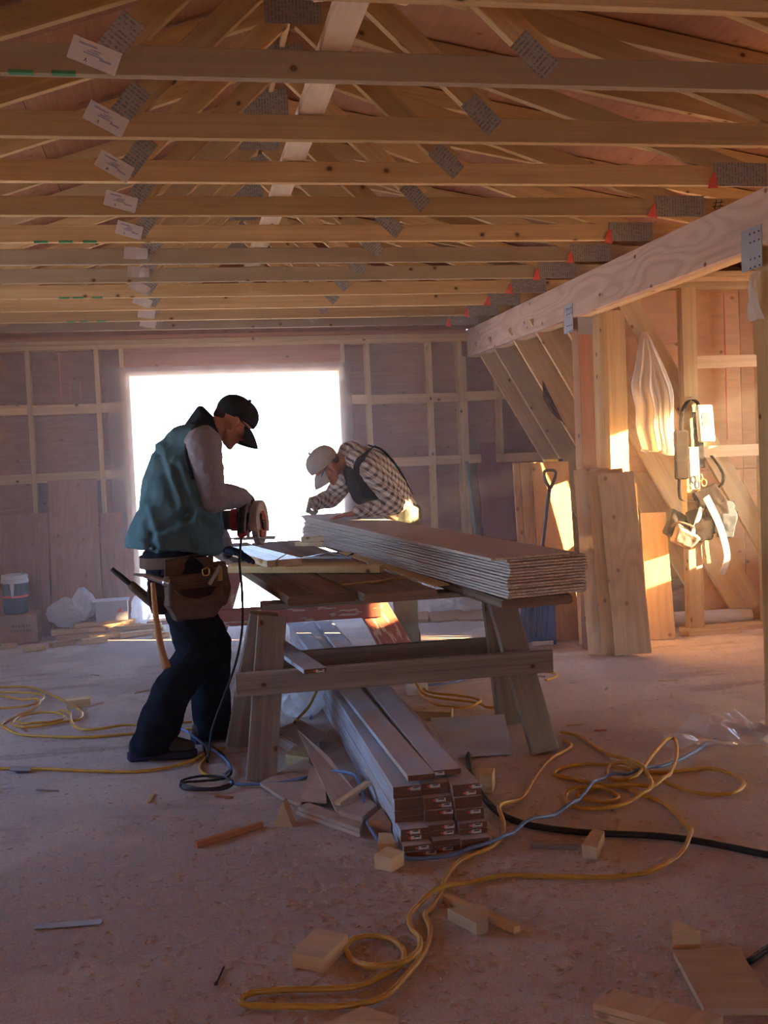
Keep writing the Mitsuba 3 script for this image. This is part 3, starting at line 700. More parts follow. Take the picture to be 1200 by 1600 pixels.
add('rim', lathe([(.104, .255), (.112, .258), (.112, .29), (.106, .292), (.107, .325), (.102, .328), (.098, .30), (0, .298)], (-1.415, 9.44, .2495), 32), PAIL, bc, smooth=40)
add('red_band', lathe([(.1012, .135), (.1035, .135), (.1045, .155), (.1022, .155)], (-1.415, 9.44, .2495), 32), REDP, bc, smooth=40)
add('drip', tube(np.array([(-1.425, 9.335, .51), (-1.425, 9.337, .46), (-1.424, 9.342, .39)]), [.018, .014, .010], 8), PAIL, bc, smooth=True)
leaning((-1.66, 9.60, 0), (1, 0, 0), .50, .22, 1.09, .014, PLYR, 'lower plywood sheet leaning on the far wall at the left edge, behind the bucket')
leaning((-1.145, 9.62, 0), (1, 0, 0), .42, .22, 1.37, .014, PLYR, 'tallest plywood sheet leaning on the far wall left of the doorway')
leaning((-.72, 9.64, 0), (1, 0, 0), .20, .20, 1.06, .014, PLYR, 'narrow plywood sheet leaning beside the doorway')
leaning((-.60, 9.58, 0), (1, 0, 0), .16, .20, .80, .014, PLYR, 'lowest plywood piece leaning beside the doorway')
lum = [(-1.10, 9.34, -.62, 9.42, .045), (-.98, 9.50, -.40, 9.46, .045), (-.82, 9.22, -.56, 9.32, .045), (-.56, 9.24, -.30, 9.34, .045), (-1.12, 9.52, -.72, 9.60, .045), (-.62, 9.60, -.20, 9.50, .045),
       (-1.14, 9.40, -.78, 9.48, .085), (-.84, 9.44, -.40, 9.52, .085), (-.60, 9.42, -.22, 9.40, .085), (-1.0, 9.54, -.55, 9.56, .087), (-.95, 9.44, -.66, 9.50, .127), (-.72, 9.50, -.44, 9.46, .127)]
LUML = ['front left board in the bottom layer of the offcut heap left of the doorway', 'long middle board in the bottom layer of the offcut heap by the doorway',
        'short block at the front centre of the offcut heap by the doorway', 'short block at the front right of the offcut heap by the doorway',
        'rear left board in the bottom layer of the offcut heap by the doorway', 'rear right board of the offcut heap, nearest the doorway',
        'second-layer board at the left of the offcut heap, below the crumpled film', 'second-layer board in the middle of the offcut heap by the doorway',
        'second-layer board at the right end of the offcut heap', 'second-layer board at the back of the offcut heap by the doorway',
        'top board at the left of the offcut heap by the doorway', 'top board of the offcut heap under the sheet-metal box']
for i, (xa, ya, xb, yb, zt) in enumerate(lum):
    add('lumber_offcut', board((xa, ya, zt - .0205), (xb, yb, zt - .0205), .039, .085, (0, 0, 1), .002), [SPF, SPFP][i % 2], label=LUML[i], category='offcut', group='offcuts heaped by the far wall')
for i, (x, y, l, a) in enumerate(((-1.50, 9.10, .12, .2), (-1.30, 8.90, .17, .15), (-1.10, 9.02, .20, .5), (-.86, 9.06, .20, .2), (-.28, 9.10, .12, .4))):
    dd = np.array([math.cos(a), math.sin(a), 0])
    add('lumber_offcut', board(np.array([x, y, .023]), np.array([x, y, .023]) + dd * l, .042, .085, (0, 0, 1), .002), SPF, label='stray lumber block on the floor in front of the ' + ['cardboard box, leftmost', 'cardboard box, under its front corner', 'cardboard box, tilted to the right', 'offcut heap at left', 'offcut heap, nearest the worker'][i], category='offcut')
mb = thing('flashing_box', 'grey sheet-metal box with a red triangle, on the offcut heap by the doorway', 'box')
add('shell', slab(-.765, -.50, 9.40, 9.58, .130, .298, 'x', .003), mat('grey_sheet_metal', pr((0.42, 0.38, 0.40), .4, .5)), mb)
add('lid_flange', slab(-.785, -.485, 9.385, 9.60, .299, .306, 'x', .001), PAIL, mb)
add('red_triangle', prism([(-.585, 9.3990, .205), (-.545, 9.3990, .200), (-.552, 9.3990, .245)], (0, -.001, 0)), REDP, mb)

FILM = mat('crumpled_film', {'type': 'blendbsdf', 'weight': .6, 'a': {'type': 'thindielectric', 'int_ior': 1.4},
                            'b': {'type': 'principledthin', 'base_color': {'type': 'rgb', 'value': [.88, .88, .92]}, 'roughness': .35, 'diff_trans': 1.0, 'eta': 1.4}})
def crumple(c, r, seed, amp=.45, sub=4):
    m = trimesh.creation.icosphere(subdivisions=sub)
    v = np.asarray(m.vertices)
    q = v * 2.3 + seed * 7.1
    ridge = np.abs(meshkit.fbm(q, 4, seed) - .5) * 2
    k = 1 + amp * (meshkit.noise(v * 1.6 + seed, seed) - .5) - amp * .8 * ridge
    v = v * k[:, None] * np.asarray(r) + np.asarray(c)
    v[:, 2] = np.maximum(v[:, 2], .004 + .004 * meshkit.noise(v * 20, seed))
    return v, np.asarray(m.faces), None
for c, r, s, lb in (((-1.02, 9.51, .21), (.17, .085, .13), 1, 'crumpled clear film on the offcut heap, left lump'), ((-.87, 9.52, .27), (.11, .08, .15), 2, 'crumpled clear film beside the sheet-metal box'),
                 ((-.38, 9.52, .22), (.10, .06, .16), 3, 'crumpled clear film right of the sheet-metal box'),
                 ((1.80, 9.30, .14), (.26, .16, .20), 4, 'heap of crumpled film right of the doorway, behind the table'), ((2.18, 9.20, .15), (.24, .16, .24), 5, 'tall heap of crumpled film behind the table, nearer the leaning plywood'),
                 ((2.50, 9.10, .09), (.20, .12, .13), 6, 'low crumpled film beside the right sawhorse leg, far back'), ((.60, 5.98, .14), (.16, .20, .17), 7, 'clump of clear film under the table behind the left sawhorse legs'),
                 ((3.50, 7.98, .13), (.18, .12, .15), 8, 'crumpled film at the foot of the rafters behind the sunlit offcut')):
    add('plastic_film', crumple(c, r, s), FILM, label=lb, category='plastic film', smooth=40)
# film on the floor at right: a flat crumpled sheet
def flat_film():
    nx, ny = 60, 34
    pts = []
    A0, A1, B0, B1 = np.array([2.18, 4.58]), np.array([2.70, 4.55]), np.array([2.26, 4.86]), np.array([2.84, 4.92])
    for i in range(nx):
        for j in range(ny):
            s, r = i / (nx - 1), j / (ny - 1)
            p = (A0 * (1 - s) + A1 * s) * (1 - r) + (B0 * (1 - s) + B1 * s) * r
            q = np.array([p[0] * 5, p[1] * 5, 3.0])
            p = p + .05 * (np.array([meshkit.noise(q * 1.7, 3), meshkit.noise(q * 1.7 + 9, 4)]) - .5)
            rd = 1 - abs(float(meshkit.fbm(q, 3, 8)) - .5) * 4
            z = .006 + .11 * max(0, rd - .25) * (4 * s * (1 - s)) ** .3 * (.3 + .7 * r) + .012 * float(meshkit.noise(q * 4, 9))
            pts.append((p[0], p[1], z))
    F = []
    for i in range(nx - 1):
        for j in range(ny - 1):
            a = i * ny + j; F += [(a, a + ny, a + ny + 1), (a, a + ny + 1, a + 1)]
    return np.array(pts), np.array(F), None
add('plastic_film', flat_film(), FILM, label='thin sheet of clear film crumpled on the floor at right, over the blue hose', category='plastic film', smooth=True)
CARTON = mat('brown_board', diffuse((0.42, 0.28, 0.18)))
for i, (xa, ya, xb, yb, z, w) in enumerate(((1.62, 9.10, 2.05, 8.98, .03, .16), (1.75, 9.45, 2.5, 9.25, .22, .20), (2.05, 8.95, 2.55, 8.98, .03, .18), (2.3, 8.9, 2.6, 8.75, .02, .10))):
    add('carton_piece', board((xa, ya, z), (xb, yb, z + .01), w, .03, (0, 1, .3), .004), CARTON, label=['flattened carton in front of the film heap by the doorway', 'carton lying on the film heap behind the table', 'flattened carton beside the far film heap', 'small carton scrap near the leaning plywood, far back'][i], category='carton')
DKRED = mat('dark_red_board', diffuse(mikit.proc(lambda p, n, uv: mix((0.20, 0.045, 0.05), (0.15, 0.035, 0.04), fbm(uv.x * 3, uv.y * 9, 1.0, 3)))))
leaning((2.74, 9.45, 0), (1, .0, 0), .34, .25, 1.36, .012, DKRED, 'wide dark red board leaning on the far wall right of the doorway', 'red_board')
leaning((2.80, 9.50, 0), (1, .0, 0), .14, .27, 1.55, .012, DKRED, 'narrow dark red board showing above the wide one at the far wall', 'red_board')
add('steel_pole', tube(np.array([(2.70, 9.50, .01), (2.67, 9.80, 1.36)]), .016, 8), mat('pole_green', pr((.14, .17, .17), .5, .3)), label='thin dark pole leaning by the dark red boards', category='pole', smooth=True)

# right bay: roll of house wrap, grey tarp, mound
ROLL = mat('house_wrap', diffuse((0.66, 0.60, 0.53)))
add('wrap_roll', tube(np.array([(3.52, 7.82, .062), (3.9, 7.765, .066), (4.36, 7.70, .066)]), .058, 18), ROLL, label='cream roll of house wrap on the floor behind the dormer stud', category='roll', smooth=40)
TARP = mat('grey_tarp', diffuse((0.20, 0.21, 0.21)))
def mound(c, r, seed):
    m = trimesh.creation.icosphere(subdivisions=4); v = np.asarray(m.vertices)
    k = 1 + .5 * (meshkit.fbm(v * 2.2 + seed, 3, seed) - .5)
    v = v * k[:, None] * np.asarray(r) + np.asarray(c); v[:, 2] = np.maximum(v[:, 2], .004)
    return v, np.asarray(m.faces), None
add('folded_tarp', mound((3.60, 8.12, .10), (.20, .13, .15), 3), TARP, label='dark grey folded tarp on the floor under the rafters', category='tarp', smooth=True)
add('canvas_bag', mound((4.02, 8.12, .13), (.26, .14, .20), 6), mat('tan_canvas', diffuse((.40, .36, .32))), label='slumped tan bag behind the roll of house wrap', category='bag', smooth=True)

# ------------------------------------------------------------------ offcuts and scraps on the floor
def block(key, base, h, m, label, cat_='offcut', z0=.001):
    return add(key, prism([(x, y, z0) for x, y in base], (0, 0, h)), m, label=label, category=cat_)
block('wood_block', [(.241, 2.955), (.322, 2.893), (.412, 3.025), (.325, 3.095)], .042, SPFP, 'thick lumber block in the middle foreground beside the yellow loop', 'block')
block('plywood_offcut', [(1.215, 2.416), (1.387, 2.368), (1.461, 2.697), (1.281, 2.721)], .019, PLYP, 'pale plywood rectangle at the right edge of the foreground', 'plywood')
k = thing('plywood_offcut', 'doubled plywood strip in the right foreground, nearest the viewer', 'plywood')
for i in range(3):
    add('layer', prism([(1.0 + .004 * i, 2.50, .002 + .0185 * i), (.935, 2.44 + .003 * i, .002 + .0185 * i), (1.12, 2.262, .002 + .0185 * i), (1.21, 2.31, .002 + .0185 * i)], (0, 0, .0175)), PLYP, k)
block('wood_wedge', [(1.300, 2.765), (1.376, 2.745), (1.345, 2.83)], .05, SPFP, 'triangular wood wedge standing behind the plywood rectangle in the right foreground', 'wedge')
block('plywood_offcut', [(.20, 2.55), (.42, 2.50), (.47, 2.585), (.39, 2.66)], .016, PLYP, 'plywood corner just showing at the bottom edge of the picture', 'plywood')
add('wood_stick', board((-.012, 4.0, .012), (.246, 4.15, .012), .022, .02, (0, 0, 1), .001), FIR, label='reddish stick lying left of the scrap heap', category='stick')
block('wood_block', [(1.313, 3.49), (1.350, 3.445), (1.438, 3.59), (1.41, 3.63)], .045, SPFP, 'small block on the floor right of the trim stack, by the black hose', 'block')
add('wood_stick', board((1.172, 3.632, .008), (1.325, 3.562, .008), .014, .014, (0, 0, 1)), WEATH, label='grey stick pointing at the small block by the black hose', category='stick')
add('wood_stick', board((.765, 3.272, .011), (.912, 2.985, .011), .02, .026, (0, 0, 1), .001), SPF, label='stick lying under the yellow cord in the foreground', category='stick')
add('wood_wedge', prism([(.738, 3.133, .001), (.862, 3.121, .001), (.831, 3.01, .001), (.793, 3.003, .001)], (0, 0, .036)), SPFP, label='wedge-shaped offcut beside the stick in the foreground', category='wedge')
add('steel_strip', board((-.516, 3.44, .004), (-.313, 3.414, .004), .003, .036, (0, 0, 1)), GALV, label='bent blue-grey steel strip on the bare floor at lower left', category='strip')
nl = thing('nail_on_floor', 'single dark nail lying on the floor in the left foreground', 'nail')
add('shank', tube(np.array([(.027, 2.907, .005), (.052, 3.003, .004)]), .0028, 6), INK, nl); add('head', tube(np.array([(.0265, 2.904, .006), (.027, 2.907, .006)]), .0055, 8), INK, nl)
block('wood_block', [(1.170, 4.30), (1.22, 4.27), (1.262, 4.37), (1.20, 4.40)], .075, SPFP, 'block standing on end right of the trim stack', 'block')
block('wood_block', [(.595, 3.60), (.645, 3.548), (.70, 3.60), (.655, 3.665)], .05, SPFP, 'cracked block at the front left corner of the trim stack', 'block')
block('wood_chunk', [(.63, 3.72), (.69, 3.70), (.695, 3.79), (.65, 3.81)], .05, SPFP, 'splintered chunk between the cracked block and the trim stack', 'offcut')
add('plywood_offcut', prism([(.275, 4.66, .012), (.345, 4.46, .006), (.42, 4.335, .003), (.56, 4.62, .02), (.50, 4.90, .03)], (0, 0, .014)), SCRAPP, label='large reddish plywood scrap in front of the left sawhorse leg', category='plywood')
add('plywood_offcut', prism([(.42, 4.34, .024), (.52, 4.28, .024), (.57, 4.70, .05), (.50, 4.66, .05)], (0, 0, .014)), SCRAPP, label='reddish plywood scrap tilted on the large one in the scrap heap', category='plywood')
add('plywood_wedge', prism([(.505, 5.18, .10), (.545, 4.10, .015), (.665, 4.27, .02), (.60, 4.75, .07)], (-.004, .006, .016)), SCRAPP, label='long pointed plywood wedge lying on top of the scrap heap', category='wedge')
add('plywood_wedge', prism([(.545, 4.09, .003), (.665, 4.26, .003), (.70, 4.12, .003), (.62, 3.99, .003)], (0, 0, .05)), SCRAPP, label='thick pale wedge at the near tip of the long pointed one', category='wedge')
add('wood_stick', board((.55, 4.17, .055), (.70, 4.31, .085), .012, .03, (0, 0, 1)), SPFP, label='thin stick leaning across the near tip of the long wedge', category='stick')
add('wood_wedge', prism([(.288, 4.14, .001), (.362, 4.11, .001), (.335, 4.20, .078)], (.02, .05, 0)), SPFP, label='small triangular offcut standing in front of the scrap heap', category='wedge')
k = thing('plywood_offcut', 'two narrow plywood strips lying in front of the scrap heap', 'plywood')
for i in range(2):
    add('strip', prism([(.388 + .012 * i, 4.255, .002 + .017 * i), (.436 + .012 * i, 4.29, .002 + .017 * i), (.618, 3.985, .002 + .017 * i), (.596, 3.915, .002 + .017 * i)], (0, 0, .0155)), SCRAPP, k)
add('plywood_offcut', prism([(.42, 4.98, .002), (.52, 4.88, .002), (.60, 5.02, .002), (.48, 5.12, .002)], (0, 0, .05)), SPF, label='block in shadow behind the long wedge, by the sawhorse leg', category='offcut')
block('wood_wedge', [(.60, 4.42), (.69, 4.36), (.70, 4.60)], .035, SCRAPP, 'dark reddish scrap against the side of the trim stack', 'wedge')
block('wood_wedge', [(.63, 3.93), (.71, 3.88), (.705, 4.05)], .06, FIR, 'red wedge wedged against the trim stack near its front end', 'wedge')
# L-shaped primed piece, tilted grey offcut, small white block under the table
lp = thing('trim_corner', 'L-shaped primed trim piece with a dusty top under the table, left of the stack', 'trim offcut')
add('top', prism([(.400, 5.44, .042), (.505, 5.07, .040), (.665, 5.24, .045), (.56, 5.60, .047)], (0, 0, .012)), SCRAPP, lp)
add('long_side', board((.398, 5.45, .024), (.503, 5.06, .022), .046, .012, (0, 0, 1)), TRIM, lp)
add('short_side', board((.503, 5.055, .022), (.60, 5.16, .024), .046, .012, (0, 0, 1)), TRIM, lp)
add('trim_panel', prism([(1.175, 4.80, .010), (1.472, 4.775, .008), (1.542, 5.13, .098), (1.165, 5.15, .108)], (0, 0, .012)), TRIM, label='flat blue-grey offcut tilted on scraps right of the trim stack', category='trim offcut')
block('wood_block', [(1.28, 4.90), (1.33, 4.88), (1.345, 5.0), (1.29, 5.02)], .035, SPF, 'block propping up the tilted blue-grey offcut', 'block')
block('trim_block', [(1.27, 6.21), (1.39, 6.17), (1.40, 6.26), (1.28, 6.30)], .07, LBL, 'small whitish block under the table behind the stack', 'block')
block('wood_block', [(1.18, 5.60), (1.36, 5.50), (1.40, 5.62), (1.22, 5.72)], .05, SPFP, 'pale block under the table behind the tilted blue-grey offcut', 'block')
block('wood_block', [(-.735, 6.60), (-.60, 6.62), (-.605, 6.70), (-.74, 6.68)], .05, SPF, 'block inside the loop of the yellow cord at left', 'block')
add('tape_piece', prism([(-.88, 5.365, .0135), (-.778, 5.33, .0135), (-.764, 5.235, .0145), (-.865, 5.27, .0145)], (0, 0, .003)), GALV, label='grey patch of tape over the straight yellow cord at left', category='tape')
# small flat scraps lying about
SCR = np.random.RandomState(5)
spots = [(-.35, 6.9), (-.05, 7.5), (-.62, 7.6), (-.1, 6.4), (.42, 6.6), (.25, 7.9), (.05, 8.2), (.5, 8.6), (2.4, 5.9), (2.9, 6.0), (3.3, 5.7), (2.2, 6.4), (1.9, 5.2), (2.05, 5.05), (-.6, 4.9), (-.2, 4.6), (.15, 4.55), (1.6, 3.9), (2.4, 7.1), (-.9, 6.1)]
for i, (x, y) in enumerate(spots):
    a = SCR.uniform(0, 3.1); l = SCR.uniform(.04, .12)
    dd = np.array([math.cos(a), math.sin(a), 0])
    add('wood_splinter', board(np.array([x, y, .005]), np.array([x, y, .005]) + dd * l, SCR.uniform(.008, .02), .006, np.cross(dd, (0, 0, 1))), [SPF, FIR, WEATH][i % 3], label='small wood splinter lying loose on the dusty floor', category='splinter', group='splinters on the floor')
# sawdust: curled chips spread over the floor, too many to count
def sawdust(n):
    c = np.concatenate([np.c_[SCR.uniform(-1.2, 4.0, n), SCR.uniform(2.3, 9.0, n)], np.c_[SCR.normal(.75, .55, n), SCR.normal(3.3, .6, n)]])
    c = c[(c[:, 1] > 2.2)]
    V, F = [], []
    for x, y in c:
        a = SCR.uniform(0, 6.28); l = SCR.uniform(.004, .014); w = SCR.uniform(.002, .004); h = SCR.uniform(.001, .005)
        ux, uy = math.cos(a) * l, math.sin(a) * l; px, py = -math.sin(a) * w, math.cos(a) * w
        k = len(V)
        V += [(x - ux, y - uy, .001), (x + px, y + py, .001 + h), (x + ux, y + uy, .001), (x - px, y - py, .0012 + h * .5)]
        F += [(k, k + 1, k + 3), (k + 1, k + 2, k + 3), (k, k + 3, k + 2), (k, k + 2, k + 1)]
    return np.array(V), np.array(F), None
add('sawdust', sawdust(3500), mat('sawdust', diffuse((0.60, 0.47, 0.33))), label='pale sawdust and shavings scattered over the floor', category='sawdust', kind='stuff')
# ------------------------------------------------------------------ cords and hoses on the floor: (x, y) in metres
CORDS = {
    'yellow_main': [(1.777, 4.916), (1.776, 4.821), (1.739, 4.759), (1.606, 4.628), (1.465, 4.414), (1.328, 4.168), (1.283, 4.114), (1.168, 3.997), (1.138, 3.847), (1.096, 3.736), (1.021, 3.642), (0.892, 3.556), (0.803, 3.421), (0.76, 3.311), (0.702, 3.202), (0.673, 3.162), (0.664, 3.049), (0.621, 2.933), (0.549, 2.816), (0.455, 2.699), (0.35, 2.681), (0.245, 2.706), (0.116, 2.745), (0.086, 2.774), (0.105, 2.806), (0.171, 2.812), (0.382, 2.772), (0.468, 2.811), (0.53, 2.856), (0.559, 2.931), (0.551, 2.999), (0.521, 3.042), (0.486, 3.063), (0.436, 3.06), (0.401, 3.007), (0.414, 2.912), (0.452, 2.847), (0.481, 2.835), (0.536, 2.839), (0.591, 2.891), (0.614, 2.977), (0.613, 3.109), (0.641, 3.195), (0.724, 3.283), (0.848, 3.352), (1.002, 3.389), (1.122, 3.344), (1.318, 3.273), (1.466, 3.276), (1.636, 3.387), (1.751, 3.539), (1.778, 3.649), (1.815, 3.857), (1.798, 3.995), (1.789, 3.988), (1.753, 4.124), (1.674, 4.193), (1.601, 4.307), (1.548, 4.392), (1.573, 4.456), (1.678, 4.508), (1.783, 4.481), (1.838, 4.407), (1.893, 4.315), (1.925, 4.182), (1.994, 3.974), (2.101, 3.925), (2.18, 3.962), (2.242, 4.054), (2.243, 4.186), (2.189, 4.261), (2.007, 4.276), (1.932, 4.317), (1.857, 4.407), (1.786, 4.383), (1.743, 4.289), (1.758, 4.218), (1.843, 4.225), (2.016, 4.417), (2.139, 4.552), (2.191, 4.58), (2.152, 4.471), (2.074, 4.332), (1.956, 4.171), (1.847, 4.093), (1.732, 4.117), (1.662, 4.163), (1.586, 4.152), (1.531, 4.101), (1.554, 4.026), (1.605, 3.982), (1.661, 4.003), (1.685, 4.049), (1.664, 4.125), (1.581, 4.139), (1.5, 4.124), (1.466, 4.055), (1.462, 3.965), (1.535, 3.916), (1.651, 3.929), (1.78, 4.004), (1.842, 4.066), (1.883, 4.211), (1.891, 4.395), (1.877, 4.638), (1.866, 4.944), (1.816, 5.064)],
    'blue_main': [(2.764, 4.745), (2.667, 4.765), (2.544, 4.737), (2.37, 4.608), (2.161, 4.434), (2.0, 4.341), (1.858, 4.28), (1.76, 4.268), (1.667, 4.196), (1.478, 3.985), (1.361, 3.898), (1.204, 3.795), (1.068, 3.677), (0.944, 3.618), (0.799, 3.6), (0.713, 3.626), (0.713, 3.646), (0.662, 3.732), (0.642, 3.861), (0.639, 4.049), (0.66, 4.215), (0.665, 4.37), (0.631, 4.542), (0.579, 4.612), (0.507, 4.618), (0.405, 4.625), (0.204, 4.685), (0.151, 4.746)],
    'black_main': [(1.288, 4.909), (1.203, 4.557), (1.163, 4.285), (1.157, 4.012), (1.201, 3.863), (1.273, 3.775), (1.42, 3.668), (1.626, 3.568), (1.757, 3.46), (1.904, 3.289), (1.952, 3.25)],
    'black_right': [(1.621, 2.708), (1.539, 2.671), (1.451, 2.618)],
    'yellow_left1': [(-1.307, 7.419), (-1.246, 7.415), (-1.121, 7.396), (-1.029, 7.317), (-0.9, 7.079), (-0.772, 6.792), (-0.676, 6.578), (-0.626, 6.371), (-0.636, 6.236), (-0.713, 6.214), (-0.836, 6.158), (-0.94, 6.17), (-0.997, 6.266), (-0.975, 6.422), (-0.876, 6.482), (-0.771, 6.434), (-0.722, 6.327), (-0.741, 6.236), (-0.838, 6.177), (-0.916, 6.184), (-0.982, 6.288)],
    'yellow_left2': [(-1.187, 6.688), (-1.075, 6.675), (-0.966, 6.689), (-0.906, 6.822), (-0.913, 6.94), (-0.974, 7.045), (-1.103, 7.125), (-1.209, 7.177), (-1.276, 7.228)],
    'yellow_left3': [(-1.263, 7.149), (-1.13, 7.049), (-0.906, 6.732), (-0.997, 6.511), (-1.058, 6.354), (-1.047, 6.254), (-0.929, 6.029), (-0.765, 5.917), (-0.55, 5.829), (-0.343, 5.822), (-0.175, 5.817), (-0.048, 5.806), (0.046, 5.796)],
    'yellow_left4': [(-0.752, 6.418), (-0.691, 6.347), (-0.669, 6.171), (-0.606, 5.989), (-0.517, 5.931), (-0.417, 5.959), (-0.349, 5.967), (-0.176, 5.896), (-0.004, 5.905)],
    'yellow_front': [(-0.986, 5.381), (-0.922, 5.354), (-0.689, 5.26), (-0.459, 5.148), (-0.272, 5.076), (-0.125, 5.093), (-0.013, 5.17), (0.044, 5.266), (0.099, 5.343)],
    'yellow_plug': [(0.153, 5.349), (0.085, 5.276), (0.032, 5.121), (0.024, 5.004), (0.048, 4.911), (0.087, 4.867)],
    'blue_boot': [(-0.132, 5.63), (-0.019, 5.447), (0.085, 5.276), (0.143, 5.094), (0.163, 4.935), (0.133, 4.852)],
    'saw_floor': [(0.02, 5.683), (0.085, 5.398), (0.128, 5.261), (0.156, 5.056), (0.163, 4.892), (0.125, 4.804), (0.034, 4.795), (-0.045, 4.802), (-0.068, 4.761), (-0.046, 4.697), (0.036, 4.651), (0.118, 4.642), (0.16, 4.704), (0.139, 4.799), (0.041, 4.863), (-0.039, 4.84), (-0.065, 4.789), (-0.018, 4.697), (0.077, 4.647), (0.148, 4.68)],
    'yellow_mid': [(0.52, 5.511), (0.643, 5.714), (0.828, 6.096), (1.009, 6.351), (1.195, 6.409), (1.233, 6.344)],
    'yellow_mid2': [(1.25, 6.465), (1.28, 6.257), (1.368, 6.012), (1.473, 5.877), (1.578, 5.757), (1.609, 5.628), (1.746, 5.634), (1.786, 5.394)],
    'yellow_mid3': [(1.375, 6.288), (1.371, 6.087), (1.496, 5.962), (1.589, 5.844), (1.586, 5.725), (1.5, 5.67), (1.378, 5.716), (1.33, 5.853), (1.306, 6.113)],
    'yellow_behind': [(2.232, 6.507), (2.282, 6.439), (2.247, 6.333), (2.158, 6.26)],
    'blue_far': [(1.432, 6.407), (1.554, 6.415), (1.67, 6.457), (1.825, 6.625)],
    'blue_left': [(0.638, 5.815), (0.7, 6.112), (0.765, 6.443), (0.842, 6.81)],
}
def cord_path(name, z0, amp, seed, lift=None):
    P = np.array(CORDS[name]); P = np.c_[P, np.zeros(len(P))]
    Q = spline(P, .015)
    s = np.r_[0, np.cumsum(np.linalg.norm(np.diff(Q, axis=0), axis=1))]
    Q[:, 2] = z0 + amp * meshkit.noise(np.c_[s * 4.0, s * 0, s * 0 + seed], seed)
    if lift is not None:
        Q[:, 2] += np.interp(s / s[-1], *zip(*lift))
    return Q

LAID = []
def lay(Q, r):
    """Raises the cord where it crosses what lies there already, and where it crosses itself."""
    from scipy.spatial import cKDTree
    n = len(Q); s = np.r_[0, np.cumsum(np.linalg.norm(np.diff(Q[:, :2], axis=0), axis=1))]
    need = np.full(n, -1.0)
    for P, pr_ in LAID:
        t = cKDTree(P[:, :2])
        for i, js in enumerate(t.query_ball_point(Q[:, :2], r + pr_ + .003)):
            for j in js:
                if abs(P[j, 2] - Q[i, 2]) < r + pr_ + .001: need[i] = max(need[i], P[j, 2] + r + pr_ + .001)
    def spread(i, z):
        Q[:, 2] = np.maximum(Q[:, 2], z - .0022 * np.maximum(0, np.abs(s - s[i]) - .012) / .012)
    for i in np.nonzero(need > 0)[0]: spread(i, need[i])
    own = cKDTree(Q[:, :2])
    for i in range(n):
        for j in own.query_ball_point(Q[i, :2], 2 * r + .002):
            if s[j] < s[i] - .12 and abs(Q[j, 2] - Q[i, 2]) < 2 * r + .001: spread(i, Q[j, 2] + 2 * r + .001) if abs(s[j] - s[i]) > .3 else None
    LAID.append((Q.copy(), r))
    return Q
YEL = mat('yellow_cord', pr(mikit.proc(lambda p, n, uv: mix((0.66, 0.36, 0.04), (0.50, 0.27, 0.06), fbm(p.x * 14, p.y * 14, 0.0, 2))), .45))
BLU = mat('blue_cord', pr((0.13, 0.22, 0.42), .45))
BLK = mat('black_rubber', pr((0.018, 0.018, 0.022), .5))
def cord(name, key, m, r, label, seed, amp=.006, lift=None, cat_='cord', extra=None):
    Q = lay(cord_path(name, r + .001, amp, seed, lift), r)
    if extra is not None: Q = np.vstack([Q, extra])
    return add(key, tube(Q, r, 7), m, label=label, category=cat_, smooth=True)
cord('black_main', 'rubber_hose', BLK, .0125, 'thick black hose crossing the floor to the right edge', 3, .003, cat_='hose')
cord('yellow_main', 'extension_cord', YEL, .0086, 'long yellow extension cord looping across the foreground and heaped in a tangle at right', 1, .004,
     lift=[(0, 0), (.70, 0), (.735, .05), (.75, .06), (.765, .03), (.79, 0), (1, 0)])
cord('blue_main', 'air_hose', BLU, .0074, 'blue air hose running in front of the trim boards and through the yellow tangle', 2, .003,
     lift=[(0, .005), (.5, .004), (.62, .006), (.75, .03), (.82, .085), (.88, .05), (.94, .01), (1, .004)], cat_='hose')
cord('black_right', 'rubber_hose', BLK, .010, 'short end of black hose by the plywood offcut in the right foreground', 4, .003, cat_='hose')
cord('yellow_left1', 'extension_cord', YEL, .0078, 'yellow cord curling round a wood block at left', 5, .004, lift=[(0, 0), (.4, .003), (1, .016)])
cord('yellow_left2', 'extension_cord', YEL, .0078, 'yellow cord bight at the left edge, inner loop of the coil', 6, .004, lift=[(0, .014), (1, .014)])
cord('yellow_left3', 'extension_cord', YEL, .0078, 'yellow cord sweeping round the left coil and running behind the boots', 7, .004)
cord('yellow_left4', 'extension_cord', YEL, .0078, 'yellow cord running from the wood block at left to the sawhorse', 8, .004, lift=[(0, .02), (.2, .004), (.5, .012), (1, .016)])
cord('yellow_front', 'extension_cord', YEL, .0078, 'yellow cord lying straight from the left edge to the worker’s boot', 9, .002)
cord('yellow_plug', 'extension_cord', YEL, .0078, 'short yellow cord end bent beside the coiled black saw lead', 10, .004)
cord('blue_boot', 'air_hose', BLU, .0068, 'blue hose over the toe of the worker’s boot', 11, .003, lift=[(0, .10), (.25, .07), (.45, .02), (1, .012)], cat_='hose')
cord('yellow_mid', 'extension_cord', YEL, .0078, 'yellow cord lying over the trim board stack under the table', 12, .004, lift=[(0, .06), (.15, .10), (.45, .262), (1, .262)])
cord('yellow_mid2', 'extension_cord', YEL, .0078, 'yellow cord behind the grey offcut under the table', 13, .008, lift=[(0, .255), (.1, .2), (.3, .02), (1, .01)])
cord('yellow_mid3', 'extension_cord', YEL, .0078, 'yellow loop under the table beside the right sawhorse legs', 14, .004, lift=[(0, .03), (.5, .02), (1, .03)])
cord('yellow_behind', 'extension_cord', YEL, .0078, 'small yellow loop showing behind the right end of the sawhorse rail', 15, .004)
cord('blue_far', 'air_hose', BLU, .0068, 'blue hose showing under the table behind the offcuts', 16, .003, cat_='hose')
cord('blue_left', 'air_hose', BLU, .0068, 'blue hose rising behind the left end of the sawhorse rail', 17, .003, cat_='hose')
